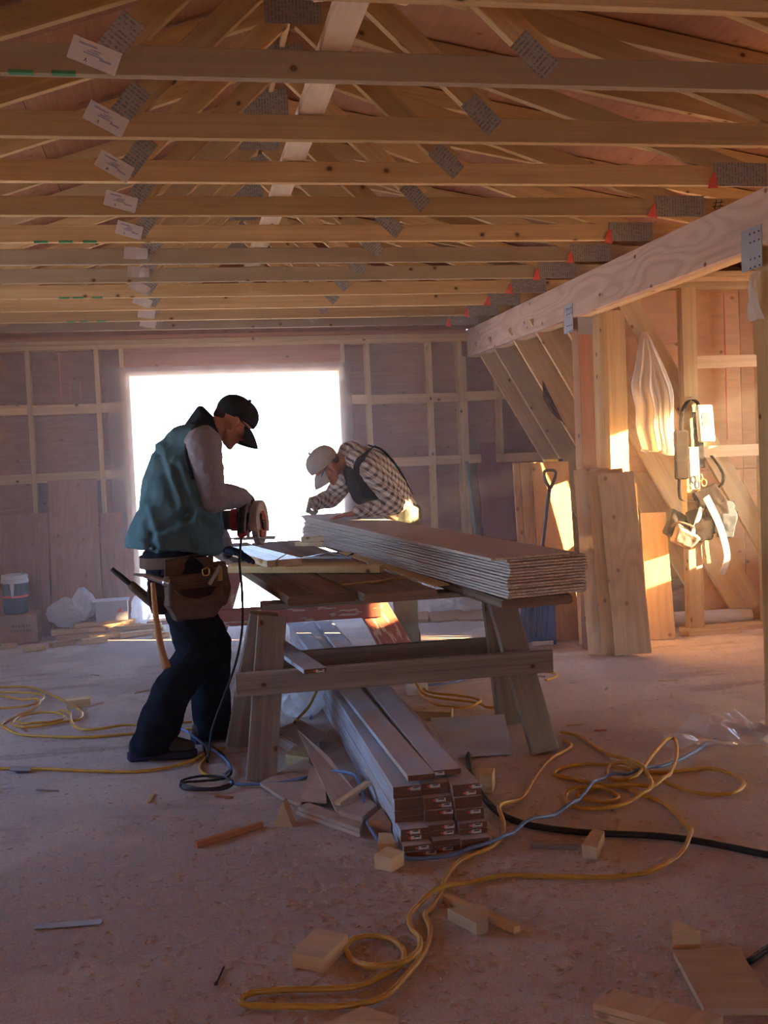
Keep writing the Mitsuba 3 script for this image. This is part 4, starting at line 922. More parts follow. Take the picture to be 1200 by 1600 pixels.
# ------------------------------------------------------------------ people
SPH = np.asarray(trimesh.creation.icosphere(subdivisions=2).vertices)
def ball(c, r):
    """Points of a sphere, or of an ellipsoid when r is (axes matrix rows scaled)."""
    r = np.asarray(r, float)
    if r.ndim == 0: return SPH * r + np.asarray(c)
    if r.ndim == 1: return SPH * r + np.asarray(c)
    return SPH @ r + np.asarray(c)
def hull(*bs):
    return m3.Manifold.hull_points(np.vstack(bs).astype(np.float64))
def chain(pts, rs):
    return [hull(ball(pts[i], rs[i]), ball(pts[i + 1], rs[i + 1])) for i in range(len(pts) - 1)]
def fuse(parts, edge=.02, it=8, lam=.5):
    m = m3.Manifold.batch_boolean(parts, m3.OpType.Add) if len(parts) > 1 else parts[0]
    m = m.refine_to_length(edge).to_mesh()
    t = trimesh.Trimesh(m.vert_properties[:, :3], m.tri_verts, process=True)
    v0 = np.array(t.vertices)
    if it: trimesh.smoothing.filter_taubin(t, lamb=lam, nu=lam + .02, iterations=it)
    dv = np.array(t.vertices) - v0; ln = np.linalg.norm(dv, axis=1, keepdims=True)
    t.vertices = v0 + dv * np.minimum(1, .006 / np.maximum(ln, 1e-9))
    return t
def wrinkle(t, amp, freq, seed, stretch=(1, 1, 1)):
    n = np.array(t.vertex_normals); v = np.array(t.vertices)
    f = meshkit.fbm(v * freq * np.asarray(stretch), 3, seed)
    ridge = 1 - np.abs(f - .5) * 4
    t.vertices = v + n * (amp * (ridge - .4))[:, None]
    return t
def ell(fr, rf, rl, ru):
    """Rows of an ellipsoid along the frame (forward, left, up)."""
    return np.array([fr[0] * rf, fr[1] * rl, fr[2] * ru])
def frame(yaw, pitch):
    """Forward, left, up of something that looks along yaw (degrees from +x towards +y) and pitched down by pitch."""
    y, p = math.radians(yaw), math.radians(pitch)
    f0 = np.array([math.cos(y), math.sin(y), 0]); l = np.array([-math.sin(y), math.cos(y), 0]); z = np.array([0, 0, 1.0])
    return np.array([f0 * math.cos(p) - z * math.sin(p), l, f0 * math.sin(p) + z * math.cos(p)])

def head_parts(c, fr):
    P = lambda f, l, u: np.asarray(c) + fr[0] * f + fr[1] * l + fr[2] * u
    S = [hull(ball(P(-.005, 0, .035), ell(fr, .098, .076, .092)), ball(P(.03, 0, .0), ell(fr, .066, .066, .07))),
         hull(ball(P(.03, 0, .0), ell(fr, .066, .064, .06)), ball(P(.052, 0, -.085), ell(fr, .036, .034, .026)), ball(P(.0, .045, -.055), .018), ball(P(.0, -.045, -.055), .018)),
         hull(ball(P(.072, 0, -.10), ell(fr, .018, .022, .014)), ball(P(.05, 0, -.06), .03)),                      # chin
         hull(ball(P(.094, 0, .022), .010), ball(P(.116, 0, -.024), ell(fr, .011, .013, .009)), ball(P(.088, 0, -.026), ell(fr, .012, .018, .010))),  # nose
         hull(ball(P(.082, 0, -.056), ell(fr, .012, .024, .006)), ball(P(.078, 0, -.062), ell(fr, .012, .022, .006))),   # lips
         hull(ball(P(.080, .030, .035), .012), ball(P(.086, 0, .034), .012), ball(P(.080, -.030, .035), .012))]      # brow
    for s in (1, -1):
        S.append(hull(ball(P(-.006, s * .082, -.002), ell(fr, .020, .012, .026)), ball(P(.004, s * .074, -.036), ell(fr, .011, .009, .015))))  # ear
        S.append(hull(ball(P(.060, s * .046, -.012), .020), ball(P(.03, s * .055, -.02), .02)))                       # cheek
    return S
def eyes(c, fr, key):
    P = lambda f, l, u: np.asarray(c) + fr[0] * f + fr[1] * l + fr[2] * u
    for s in (1, -1):
        e = trimesh.creation.icosphere(subdivisions=2, radius=.0125); e.apply_translation(P(.076, s * .031, .012))
        k = add('eye', e, EYEW, key, smooth=True)
        e = trimesh.creation.icosphere(subdivisions=1, radius=.006); e.apply_translation(P(.0845, s * .031, .010))
        add('iris', e, INK, k, smooth=True)
SKIN = mat('skin', pr(mikit.proc(lambda p, n, uv: mix((0.50, 0.25, 0.18), (0.42, 0.19, 0.14), fbm(p.x * 30, p.y * 30, p.z * 30, 2))), .5))
EYEW = mat('eye_white', pr((0.7, 0.68, 0.65), .2))
HAIR = mat('dark_grey_hair', diffuse((0.07, 0.06, 0.06)))
def cloth(c1, c2, f=25):
    return diffuse(mikit.proc(lambda p, n, uv: mix(c1, c2, fbm(p.x * f, p.y * f, p.z * f, 3))))

def hand_parts(w, d, side, curl=1.0, thumb=1.0, fist=False, drop=1.0, sc=1.0):
    """Palm and five fingers. w: wrist, d: frame rows (along the hand, towards the thumb, out of the back)."""
    a, t, b = d
    P = lambda x, y, z: np.asarray(w) + (a * x + t * y + b * z) * sc
    _ball = ball
    def ball_(c, r): return _ball(c, np.asarray(r) * sc)
    S = [hull(ball_(P(.0, 0, 0), ell(d, .02, .027, .020)), ball_(P(.085, .030, 0), .0145), ball_(P(.082, -.032, 0), .013), ball_(P(.045, .028, 0), .016), ball_(P(.04, -.03, 0), .015))]
    for i, (y, L, r) in enumerate(((.033, .074, .0098), (.011, .082, .0102), (-.011, .076, .0098), (-.032, .060, .0088))):
        p, ang = P(.084 - .004 * abs(i - 1), y, 0), 0.25 * curl
        for k, s in enumerate((.44, .32, .24)):
            ang += (.75 if fist else .32) * curl
            q = p + (a * math.cos(ang) - b * math.sin(ang)) * L * s * sc + t * y * .10 * sc
            S.append(hull(ball_(p, r * (1 - .08 * k)), ball_(q, r * (.94 - .08 * k)))); p = q
    p = P(.022, .034, -.006)
    for s, dx, dy, dz in ((.042, .55, .80, -.25), (.032, .80, .45, -.45), (.026, .9, .15, -.5)):
        q = p + unit(a * dx + t * dy * thumb + b * dz * drop) * s * sc
        S.append(hull(ball_(p, .0125), ball_(q, .0108))); p = q
    return S

# ---- the worker with the saw, in a teal vest
YW = 22.0
fr = frame(YW, 0); Fw, Lf, Up = fr
C0 = np.array([-.045, 5.44, 0])
def at(f, l, z): return C0 + Fw * f + Lf * l + np.array([0, 0, z])
p1 = thing('person', 'person in teal vest and dark cap, sawing at the table with a tool belt on', 'person')
hc = np.array([.272, 5.50, 1.638]); hfr = frame(YW - 8, 44)
shR, shL = np.array([.120, 5.29, 1.520]), np.array([.03, 5.70, 1.51])
elR, wrR = np.array([.155, 5.33, 1.268]), np.array([.300, 5.58, 1.250])
elL, wrL = np.array([.13, 5.86, 1.18]), np.array([.225, 6.02, .955])
hipR, hipL = at(.0, -.09, .93), at(.02, .09, .93)
knR, anR = np.array([.045, 5.34, .50]), np.array([-.215, 5.31, .105])
knL, anL = np.array([.125, 5.55, .50]), np.array([.090, 5.56, .105])
body = chain([at(-.02, 0, .95), at(.0, 0, 1.12), at(.045, 0, 1.32)], [ell(fr, .12, .165, .10), ell(fr, .115, .155, .10), ell(fr, .125, .17, .12)])
body += [hull(ball(at(.045, 0, 1.32), ell(fr, .125, .17, .12)), ball(at(.11, 0, 1.51), ell(fr, .10, .14, .07)), ball(shR, .055), ball(shL, .055))]
body += chain([at(.13, 0, 1.52), at(.21, .0, 1.575), hc - hfr[0] * .03 - hfr[2] * .05], [.068, .062, .058])
body += chain([shR, elR, wrR], [.056, .046, .032]) + chain([shL, elL, wrL], [.056, .046, .032])
for h, k, a in ((hipR, knR, anR), (hipL, knL, anL)):
    body += chain([h, k, a], [.095, .062, .040]) + [hull(ball(a - [0, 0, .01], .032), ball(a + [.10, 0, -.050], .022), ball(a + [0, 0, -.045], .024))]
body += head_parts(hc, hfr)
bk = add('body', fuse(body, .011, 6), SKIN, p1, smooth=True)
eyes(hc, hfr, p1)
TEAL = mat('teal_canvas', cloth((0.105, 0.20, 0.245), (0.07, 0.135, 0.17), 14)); TEALD = mat('dark_collar', diffuse((0.035, 0.045, 0.06)))
SLEEVE = mat('grey_fleece', cloth((0.31, 0.305, 0.35), (0.24, 0.235, 0.27), 60))
PANTS = mat('dark_denim', cloth((0.024, 0.026, 0.036), (0.014, 0.014, 0.020), 18))
BOOT = mat('worn_leather_boot', cloth((0.11, 0.085, 0.075), (0.06, 0.05, 0.048), 30))
LEATHER = mat('brown_leather', cloth((0.165, 0.11, 0.085), (0.095, 0.065, 0.052), 22)); LEATHERD = mat('dark_leather', cloth((0.05, 0.033, 0.03), (0.03, 0.02, 0.02), 22))
# vest: torso shell flaring to the hem
VL = [(-.012, 1.00, .240, .225), (.005, 1.10, .222, .215), (.035, 1.22, .205, .205), (.055, 1.36, .188, .205), (.085, 1.47, .160, .195)]
vest = [hull(ball(at(a[0], 0, a[1]), ell(fr, a[2], a[3], .045)), ball(at(b[0], 0, b[1]), ell(fr, b[2], b[3], .045))) for a, b in zip(VL, VL[1:])]
vest += [hull(ball(at(.085, 0, 1.47), ell(fr, .160, .195, .045)), ball(at(.125, 0, 1.575), ell(fr, .115, .13, .05)), ball(shR + [-.02, .03, .03], .05), ball(shL + [-.02, -.03, .03], .05))]
vm = m3.Manifold.batch_boolean(vest, m3.OpType.Add)
cut = m3.Manifold.cube((2, 2, .5), True).rotate((0, 7, 0)).translate((-.05, 5.44, .765))
vt = fuse([vm - cut], .012, 6)
vt = wrinkle(wrinkle(vt, .026, 4.6, 4, (1.0, 1.0, .40)), .008, 13.0, 9, (1, 1, .6))
def creases(t, lines, depth, sig):
    v = np.array(t.vertices); n = np.array(t.vertex_normals); d = np.zeros(len(v))
    q = v[:, [0, 2]]
    for a, b in lines:
        a, b = np.array(a), np.array(b); ab = b - a
        s = np.clip(((q - a) @ ab) / (ab @ ab), 0, 1); e = q - (a + s[:, None] * ab)
        side = np.sign(e @ np.array([-ab[1], ab[0]])); r = np.linalg.norm(e, axis=1)
        d += depth * (np.exp(-((r * side - sig * 1.3) / sig) ** 2) * .7 - np.exp(-(r / sig) ** 2))
    t.vertices = v + n * np.clip(d, -.03, .03)[:, None]
    return t
vt = creases(vt, [((-.10, 1.50), (-.03, 1.25)), ((-.02, 1.42), (.045, 1.20)), ((.04, 1.19), (-.17, 1.09)), ((.05, 1.20), (.16, 1.10)), ((.03, 1.18), (.06, 1.04)), ((-.18, 1.22), (-.14, 1.05))], .018, .022)
VESTK = add('vest', vt, TEAL, p1, smooth=True, label='teal canvas vest')
hem = m3.Manifold.batch_boolean(vest, m3.OpType.Add)
add('collar', fuse([hull(ball(at(.135, .06, 1.605), .035), ball(at(.125, -.06, 1.605), .035), ball(at(.165, .05, 1.665), .024), ball(at(.16, -.055, 1.67), .024), ball(at(.178, 0, 1.703), .024), ball(at(.24, -.065, 1.60), .03), ball(at(.24, .065, 1.60), .03)),
                    hull(ball(at(.135, -.06, 1.60), .03), ball(at(.215, -.075, 1.545), .028)), hull(ball(at(.135, .06, 1.60), .03), ball(at(.215, .075, 1.545), .028))], .012, 5), TEALD, p1, smooth=True, label='dark turned-up collar')
def sleeve(name, pts, rs, seed, m, amp=.010):
    t = wrinkle(fuse(chain(pts, rs), .010, 7), amp, 11, seed, (1, 1, 1.2)); return add(name, t, m, p1, smooth=True)
sleeve('sleeve', [shR + [.0, -.005, .012], (shR + elR) / 2 + [-.008, -.008, 0], elR + [-.01, -.005, -.005], (elR + wrR) / 2 + [0, 0, .004], wrR + Fw * .01], [.088, .080, .074, .062, .048], 3, SLEEVE)
sleeve('sleeve', [shL + [0, .0, .01], (shL + elL) / 2, elL, (elL + wrL) / 2, wrL - unit(wrL - elL) * .02], [.086, .076, .070, .058, .050], 5, SLEEVE)
add('vest_armhole', tube(spline([shR + q for q in ((-.06, -.03, -.16), (-.085, -.035, -.05), (-.06, -.02, .06), (.01, .0, .105), (.07, .02, .06))], .02), .010, 8), TEALD, VESTK, smooth=True)
# gloves
GLOVE_T = mat('tan_glove', cloth((0.34, 0.28, 0.24), (0.24, 0.2, 0.18), 40)); GLOVE_D = mat('navy_glove', cloth((0.035, 0.04, 0.06), (0.02, 0.025, 0.04), 40)); CUFF = mat('striped_cuff', diffuse(mikit.proc(lambda p, n, uv: mix((.24, .2, .2), (.08, .07, .08), smoothstep(.45, .55, 0.5 + 0.5 * dr.sin((p.x * .5 + p.z) * 190))))))
dR = unit(wrR - elR); dRh = unit(np.array([.55, .72, -.42])); bR = unit(np.cross(dRh, (0, 0, 1)) * -1); bR = unit(np.array([.2, -.55, .55]) - dRh * np.dot(np.array([.2, -.55, .55]), dRh)); tR = np.cross(bR, dRh); tR = tR if tR[2] > 0 else -tR
add('glove', fuse(hand_parts(wrR, (dRh, tR, bR), 1, 1.15, 1.0, True), .005, 4), GLOVE_T, p1, smooth=True, label='tan work glove on the saw handle')
dL = unit(np.array([.90, .25, -.33])); bL = unit(np.array([.1, .1, 1.0]) - dL * np.dot(np.array([.1, .1, 1.0]), dL)); tL = np.cross(dL, bL); tL = tL if tL[0] > 0 else -tL
add('glove', fuse(hand_parts(wrL + [-.02, -.04, .01], (dL, tL, bL), -1, .40, 1.0, drop=.3, sc=1.22), .006, 4), GLOVE_D, p1, smooth=True, label='dark navy glove pressed on the board')
add('cuff', fuse(chain([wrL - unit(wrL - elL) * .07, wrL + unit(wrL - elL) * .02], [.047, .045]), .01, 3), CUFF, p1, smooth=True, label='grey striped cuff')
# trousers and boots
pants = [hull(ball(at(-.02, 0, .98), ell(fr, .135, .178, .06)), ball(at(.0, 0, .88), ell(fr, .14, .178, .05)))]
for h, k, a, fl in ((hipR, knR, anR, .104), (hipL, knL, anL, .094)):
    pants += [hull(ball(at(-.01, 0, .93), ell(fr, .12, .12, .05)), ball(h - [0, 0, .05], .105))]
    pants += chain([h, (h + k) / 2 + [-.01, 0, 0], k, (k + a) / 2 + [-.012, 0, 0], a + [.012, 0, -.035]], [.118, .106, .096, .094, fl])
pm = m3.Manifold.batch_boolean(pants, m3.OpType.Add) - m3.Manifold.cube((3, 3, .2), True).translate((0, 5.4, -.065))
add('trousers', wrinkle(wrinkle(fuse([pm], .013, 6), .014, 5.5, 8, (1, 1, .6)), .006, 14, 3), PANTS, p1, smooth=True, label='dark trousers')
def boot(a, yaw, name='boot'):
    f = frame(yaw, 0); B = lambda x, y, z: np.array([a[0], a[1], 0]) + f[0] * x + f[1] * y + np.array([0, 0, z])
    up = [hull(ball(B(.0, 0, .115), .052), ball(B(-.035, 0, .075), ell(f, .062, .046, .045)), ball(B(.03, 0, .10), .052)), hull(ball(B(.02, 0, .085), ell(f, .06, .046, .055)), ball(B(.13, 0, .062), ell(f, .06, .05, .036)), ball(B(.175, -.002, .055), ell(f, .048, .046, .028))), hull(ball(B(-.05, 0, .06), ell(f, .05, .044, .035)), ball(B(.06, 0, .06), ell(f, .05, .046, .035)))]
    k = add(name, wrinkle(fuse(up, .011, 5), .003, 30, 5), BOOT, p1, smooth=True, label='scuffed dark work boot')
    so = [hull(*[ball(B(x, y, z), .008) for x, y in ((.225, 0), (.20, .045), (.20, -.045), (.10, .05), (.10, -.05)) for z in (.012, .030)], *[ball(B(.0, y, z), .008) for y in (.04, -.04) for z in (.02, .030)]),
          hull(*[ball(B(x, y, z), .008) for x, y in ((-.10, 0), (-.085, .037), (-.085, -.037), (-.01, .038), (-.01, -.038)) for z in (.0095, .034)])]
    add('sole', fuse(so, .012, 1), INK, k)
boot(anR + [.0, 0, 0], -6); boot(anL, 14)
# cap
CAPM = mat('dark_cap', cloth((0.045, 0.055, 0.065), (0.028, 0.034, 0.042), 50))
def cap(c, f, m, key, brim_len=.085, label='dark baseball cap', droop=.25, big=1.0):
    P = lambda x, y, z: np.asarray(c) + f[0] * x + f[1] * y + f[2] * z
    dome = hull(ball(P(-.008, 0, .048), ell(f, .110 * big, .090 * big, .094 * big)), ball(P(.02, 0, .06), ell(f, .090 * big, .08 * big, .085 * big)))
    half = m3.Manifold.cube((.6, .6, .3), True)
    R = np.array([f[0], f[1], f[2]]).T
    Mx = np.c_[R, P(0, 0, -.137)]
    tilt = half.rotate((0, -17, 0)).transform(Mx.astype(np.float64))
    ck = add('cap', fuse([dome - tilt], .009, 3), m, key, smooth=40, label=label)
    V, Fc = [], []
    nx, ny = 9, 17
    for top in (0, 1):
        for i in range(nx):
            r = i / (nx - 1)
            for j in range(ny):
                s = j / (ny - 1) * 2 - 1
                y = s * (.080 - .010 * r)
                x = .070 + .036 * math.sqrt(max(0, 1 - s * s * .95)) + (brim_len * math.sqrt(max(0, 1 - .72 * s * s))) * r - .03 * s * s
                z = .030 - .020 * s * s * (1 + r) - droop * brim_len * r * r - .02 * r + (.004 if top else 0)
                V.append(P(x, y, z))
    n = nx * ny
    for i in range(nx - 1):
        for j in range(ny - 1):
            a = i * ny + j
            Fc += [(a, a + 1, a + ny + 1), (a, a + ny + 1, a + ny), (n + a, n + a + ny + 1, n + a + 1), (n + a, n + a + ny, n + a + ny + 1)]
    edge = [i * ny for i in range(nx)] + [(nx - 1) * ny + j for j in range(1, ny)] + [i * ny + ny - 1 for i in range(nx - 2, -1, -1)]
    for a, b in zip(edge, edge[1:]): Fc += [(a, b, n + b), (a, n + b, n + a)]
    add('brim', (np.array(V), np.array(Fc), None), m, ck, smooth=50)
    btn = trimesh.creation.icosphere(subdivisions=1, radius=.009); btn.apply_translation(P(.0, 0, .147 * big)); add('button', btn, m, ck, smooth=True)
cap(hc, hfr, CAPM, p1)
hp = lambda x, y, z: hc + hfr[0] * x + hfr[1] * y + hfr[2] * z
add('hair', fuse([hull(ball(hp(-.060, 0, .02), ell(hfr, .048, .058, .045)), ball(hp(-.066, 0, -.02), ell(hfr, .034, .050, .02)))], .012, 3), HAIR, p1, smooth=True, label='short dark hair below the cap')
gl = add('glasses', tube(np.array([hp(-.01, -.080, .022), hp(.05, -.078, .020), hp(.094, -.066, .016)]), .003, 6), INK, p1, smooth=True, label='dark glasses')

# tool belt worn by the worker: pouches, hammer, driver
tb = thing('tool_belt', 'brown leather tool belt with pouches worn round the hips of the sawing person', 'tool belt')
belt = [at(-.01 + .158 * math.cos(q), .195 * math.sin(q), .965 + .01 * math.cos(q)) for q in np.linspace(0, 2 * math.pi, 41)]
add('belt_strap', ribbon(np.array(belt), (0, 0, 1), .055, .006), LEATHER, tb)
def pouch(f, l, z0, z1, w, dep, out, name, m, lab=None, seed=1, tilt=0):
    o = at(f, l, 0); out = unit(out); sd = np.cross((0, 0, 1), out)
    pts = []
    for z, ww, dd in ((z1, w * .50, dep * .55), (z0 + .07, w * .52, dep), (z0, w * .38, dep * .55)):
        pts += [ball(o + [0, 0, z] + sd * s * (ww - .02) + out * q, .016) for s in (-1, 1) for q in (0, dd)]
    return add(name, wrinkle(fuse([hull(*pts)], .014, 6), .005, 14, seed), m, tb, label=lab, smooth=True)
outR = -Lf
main = pouch(.0, -.185, .70, .885, .29, .075, unit(outR + Fw * .05), 'pouch', LEATHER, 'large leather pouch on the near hip', 3)
add('back_panel', prism([at(-.13, -.193, .98), at(.12, -.193, .98), at(.125, -.186, .80), at(-.135, -.186, .80)], outR * .008), LEATHER, tb)
mouth = [at(.0 + .115 * math.cos(q), -.275, .845 + .055 * math.sin(q)) for q in np.linspace(math.pi, 2 * math.pi, 15)]
add('pouch_lip', tube(spline(mouth, .012), .006, 6), LEATHER, main, smooth=True)
add('pouch_opening', prism([at(-.095, -.277, .84), at(-.06, -.278, .80), at(.0, -.279, .788), at(.06, -.278, .80), at(.095, -.277, .84)], outR * .003), LEATHERD, main)
mouth = [at(-.02 + .12 * math.cos(q), -.262, .90 + .04 * math.sin(q)) for q in np.linspace(math.pi, 2 * math.pi, 13)]
add('pouch_lip', tube(spline(mouth, .012), .006, 6), LEATHER, main, smooth=True)
pouch(.145, -.165, .745, .93, .085, .05, unit(outR + Fw * .8), 'side_pouch', LEATHER, None, 5)
pouch(-.150, -.15, .735, .885, .10, .035, unit(outR - Fw * .6), 'rear_pouch', LEATHERD, None, 6)
BRASS = mat('brass', pr((0.55, 0.40, 0.16), .35, .9))
bkl = add('buckle', tube(spline([at(.03, -.268, .925), at(.06, -.268, .93), at(.062, -.270, .90), at(.034, -.270, .897), at(.03, -.268, .925)], .006), .0035, 6), BRASS, tb, smooth=True)
add('tool_in_pouch', board(at(.06, -.272, .85), at(.125, -.268, .935), .02, .008, (0, 0, 1), .002), STEEL, tb)
tm = add('tape_case', board(at(.125, -.235, .86), at(.125, -.235, .925), .035, .045, Fw, .008), BRASS, tb, label='brass-yellow tool case in the front pouch')
# claw hammer hanging from the belt behind the hip
hm = thing('claw_hammer', 'claw hammer with a wooden handle hanging from the tool belt behind the hip', 'hammer')
hh0, hh1 = np.array([-.150, 5.125, .885]), np.array([-.105, 5.135, .475])
HWOOD = mat('hammer_handle', pr((0.40, 0.19, 0.07), .45))
hpath = spline([hh0, hh0 * .6 + hh1 * .4 + [-.012, 0, 0], hh0 * .25 + hh1 * .75 + [-.012, 0, 0], hh1], .015)
s_ = np.linspace(0, 1, len(hpath))
add('handle', tube(hpath, .0125 + .005 * s_ + .005 * np.clip((s_ - .9) * 8, 0, 1), 10), HWOOD, hm, smooth=True)
hd = add('head', hull(ball(hh0 + [-.03, 0, .035], .012), ball(hh0 + [.045, -.004, .005], .016)), STEEL, hm, smooth=50)
add('face', lathe([(0, 0), (.0195, 0), (.0205, .006), (.0205, .026), (.015, .032), (0, .032)], hh0 + [.075, -.006, -.008], 16, unit((-1, .03, .42))), STEEL, hd, smooth=40)
for s in (-1, 1):
    add('claw', hull(ball(hh0 + [-.03, s * .007, .035], .009), ball(hh0 + [-.085, s * .012, .045], .004)), STEEL, hd, smooth=50)
sc = thing('pry_tool', 'black-handled tool sticking backward out of the tool belt', 'tool')
add('grip', tube(np.array([(-.345, 5.30, .945), (-.30, 5.29, .905), (-.235, 5.28, .842)]), [.011, .014, .012], 10), BLK1, sc, smooth=True)
add('shank', tube(np.array([(-.235, 5.28, .842), (-.17, 5.27, .785)]), .006, 8), STEEL, sc, smooth=True)
add('loop', tube(np.array([(-.262, 5.283, .868), (-.245, 5.28, .852), (-.18, 5.27, .79), (-.13, 5.26, .745)]), [.019, .022, .024, .022], 10), LEATHER, sc, smooth=True, label='leather sheath')

# ---- circular saw in the right hand
SAWR = mat('red_housing', pr((0.36, 0.035, 0.03), .4)); SAWG = mat('cast_guard', pr((0.42, 0.40, 0.42), .4, .35)); SAWK = mat('black_housing', pr((0.03, 0.03, 0.035), .45))
sw = thing('circular_saw', 'red and black circular saw with a grey blade guard held by the sawing person', 'circular saw')
so = np.array([.398, 5.66, 1.100])          # blade centre
sf = unit((.32, .93, -.10)); sl = unit(np.cross((0, 0, 1), sf)); su = np.cross(sf, sl)      # forward, left (towards the motor), up
SK = 1.2
def sp(f, l, u): return so + SK * (sf * f + sl * l + su * u)
ring = [(.0, -.012), (.095, -.012), (.104, -.006), (.104, .012), (.095, .018), (.0, .018)]
gd = m3.Manifold.cylinder(.034, .108, .108, 40, True)
Mx = np.c_[np.array([sf, su, -sl]).T * SK, so]
upper = fuse([(gd - m3.Manifold.cube((.4, .2, .2), True).translate((0, -.125, 0))).transform(Mx)], .012, 2)
ug = add('upper_guard', upper, SAWG, sw, smooth=45, label='grey cast upper blade guard')
lower = fuse([(m3.Manifold.cylinder(.024, .088, .088, 40, True) ^ m3.Manifold.cube((.4, .2, .2), True).translate((-.0, -.105, 0))).transform(Mx)], .012, 2)
add('lower_guard', lower, SAWG, sw, smooth=45)
add('guard_opening', (m3.Manifold.cylinder(.037, .062, .062, 32, True) ^ m3.Manifold.cube((.2, .2, .2), True).translate((.062, .0, 0))).transform(Mx), SAWR, sw, smooth=40)
add('blade_hub', (m3.Manifold.cylinder(.050, .022, .022, 24, True)).transform(Mx), SAWK, sw, smooth=40)
mot = m3.Manifold.cylinder(.145, .046, .042, 28, False).transform(np.c_[np.array([sf, su, sl]).T * SK, sp(-.01, .02, .025)])
mk = add('motor_housing', mot, SAWK, sw, smooth=40)
add('motor_band', m3.Manifold.cylinder(.035, .049, .049, 28, False).transform(np.c_[np.array([sf, su, sl]).T * SK, sp(-.01, .085, .025)]), SAWR, sw, smooth=40, label='red motor housing')
hpts = [sp(.03, .035, .085), sp(-.03, .035, .118), sp(-.10, .035, .095), sp(-.145, .035, .03), sp(-.165, .035, -.045)]
hk = add('rear_handle', tube(spline(hpts, .012), .022, 12), SAWK, sw, smooth=True)
add('handle_foot', fuse([hull(ball(sp(-.165, .035, -.045), .02), ball(sp(-.10, .035, -.035), .018)), hull(ball(sp(-.10, .035, -.035), .018), ball(sp(-.02, .03, .0), .025))], .01, 2), SAWR, sw, smooth=True)
add('front_knob', hull(ball(sp(.09, .045, .075), .019), ball(sp(.075, .04, .045), .014)), SAWK, sw, smooth=50)
bp = [sp(f, l, -.058) for f, l in ((-.16, -.035), (.135, -.035), (.135, .11), (-.16, .11))]
add('base_plate', prism(bp, su * -.004), STEEL, sw, label='steel base plate')
add('plate_front', prism([sp(.135, -.035, -.058), sp(.17, -.03, -.045), sp(.17, .105, -.045), sp(.135, .11, -.058)], su * -.004), STEEL, sw)
add('depth_bracket', prism([sp(-.12, .02, -.056), sp(-.085, .02, -.056), sp(-.07, .02, .01), sp(-.09, .02, .01)], sl * .006), STEEL, sw)
add('guard_lever', tube(np.array([sp(.0, -.02, .01), sp(-.045, -.022, .02), sp(-.055, -.024, .045)]), .006, 8), SAWK, sw, smooth=True)
scp = [sp(-.165, .035, -.06), (.275, 5.45, .93), (.275, 5.34, .80), (.265, 5.29, .62), (.225, 5.25, .46), (.165, 5.22, .32), (.115, 5.20, .21), (.085, 5.19, .13), (.072, 5.16, .05), (.06, 5.12, .012)]
fl = cord_path('saw_floor', .0075, .006, 31, [(0, 0), (.5, .004), (1, .016)])
scord = np.vstack([spline(scp, .02), fl[6:]])
add('power_cord', tube(scord, .0058, 7), BLK1, sw, smooth=True, label='black power cord dropping to a coil on the floor')

# ---- the second person, bent over the far end of the siding pile
p2 = thing('person', 'person in a plaid shirt and pale cap bent over the far siding pile', 'person')
fr2 = frame(180, 0); C2 = np.array([1.60, 7.36, 0])
h2 = np.array([1.005, 7.33, 1.385]); h2f = frame(186, 54)
sL, sR = np.array([1.270, 7.17, 1.345]), np.array([1.235, 7.53, 1.36])
eL, wL = np.array([1.425, 7.10, 1.105]), np.array([1.150, 7.11, 1.062])
eR, wR = np.array([1.055, 7.60, 1.155]), np.array([.905, 7.50, 1.125])
hp2 = np.array([1.60, 7.36, .98]); 
pt = lambda x, y, z: np.array([x, y, z])
tor = [pt(1.540, 7.38, .98), pt(1.455, 7.38, 1.18), pt(1.345, 7.37, 1.355), pt(1.215, 7.36, 1.435)]
B = chain(tor, [ell(fr2, .11, .165, .10), ell(fr2, .11, .16, .10), ell(fr2, .11, .165, .10), ell(fr2, .09, .14, .075)])
B += [hull(ball(tor[3], .085), ball(sL, .06)), hull(ball(tor[3], .085), ball(sR, .06))]
B += chain([tor[3], pt(1.12, 7.34, 1.43), h2 - h2f[0] * .02 - h2f[2] * .05], [.07, .062, .056])
B += chain([sL, eL, wL], [.055, .045, .031]) + chain([sR, eR, wR], [.055, .045, .031])
kn2 = [(pt(1.525, 7.28, .93), pt(1.50, 7.28, .50), pt(1.505, 7.27, .10)), (pt(1.52, 7.47, .93), pt(1.53, 7.48, .50), pt(1.56, 7.48, .10))]
for h, k, a in kn2: B += chain([h, k, a], [.095, .06, .045]) + [hull(ball(a, .042), ball(a + [-.13, 0, -.055], .03), ball(a + [.04, 0, -.05], .035))]
B += head_parts(h2, h2f)
dh = unit(pt(-1, .06, -.12)); bh = unit(pt(-.1, 0, 1) - dh * np.dot(pt(-.1, 0, 1), dh)); th = np.cross(bh, dh); th = th if th[1] > 0 else -th
B += hand_parts(wL, (dh, th, bh), 1, .16, 1.0, drop=.1)
add('body', fuse(B, .009, 5), SKIN, p2, smooth=True)
eyes(h2, h2f, p2)
def plaid(p, n, uv):
    a = p.x * .6 + p.z * .8; b = p.x * .8 - p.z * .6 + p.y * .5; c = p.y
    s1 = smoothstep(.55, .72, dr.abs(dr.sin(a * 74))); s2 = smoothstep(.55, .72, dr.abs(dr.sin((b + c * .6) * 74)))
    thin = smoothstep(.965, .99, dr.abs(dr.sin(a * 44 + .8))) * .6
    base = mix((0.12, 0.10, 0.12), (0.62, 0.57, 0.52), s1 * .5 + s2 * .5)
    return mix(base * mi.Color3f(1, 1, 1), (0.36, 0.20, 0.16), thin)
PLAID = mat('plaid_flannel', diffuse(mikit.proc(plaid)))
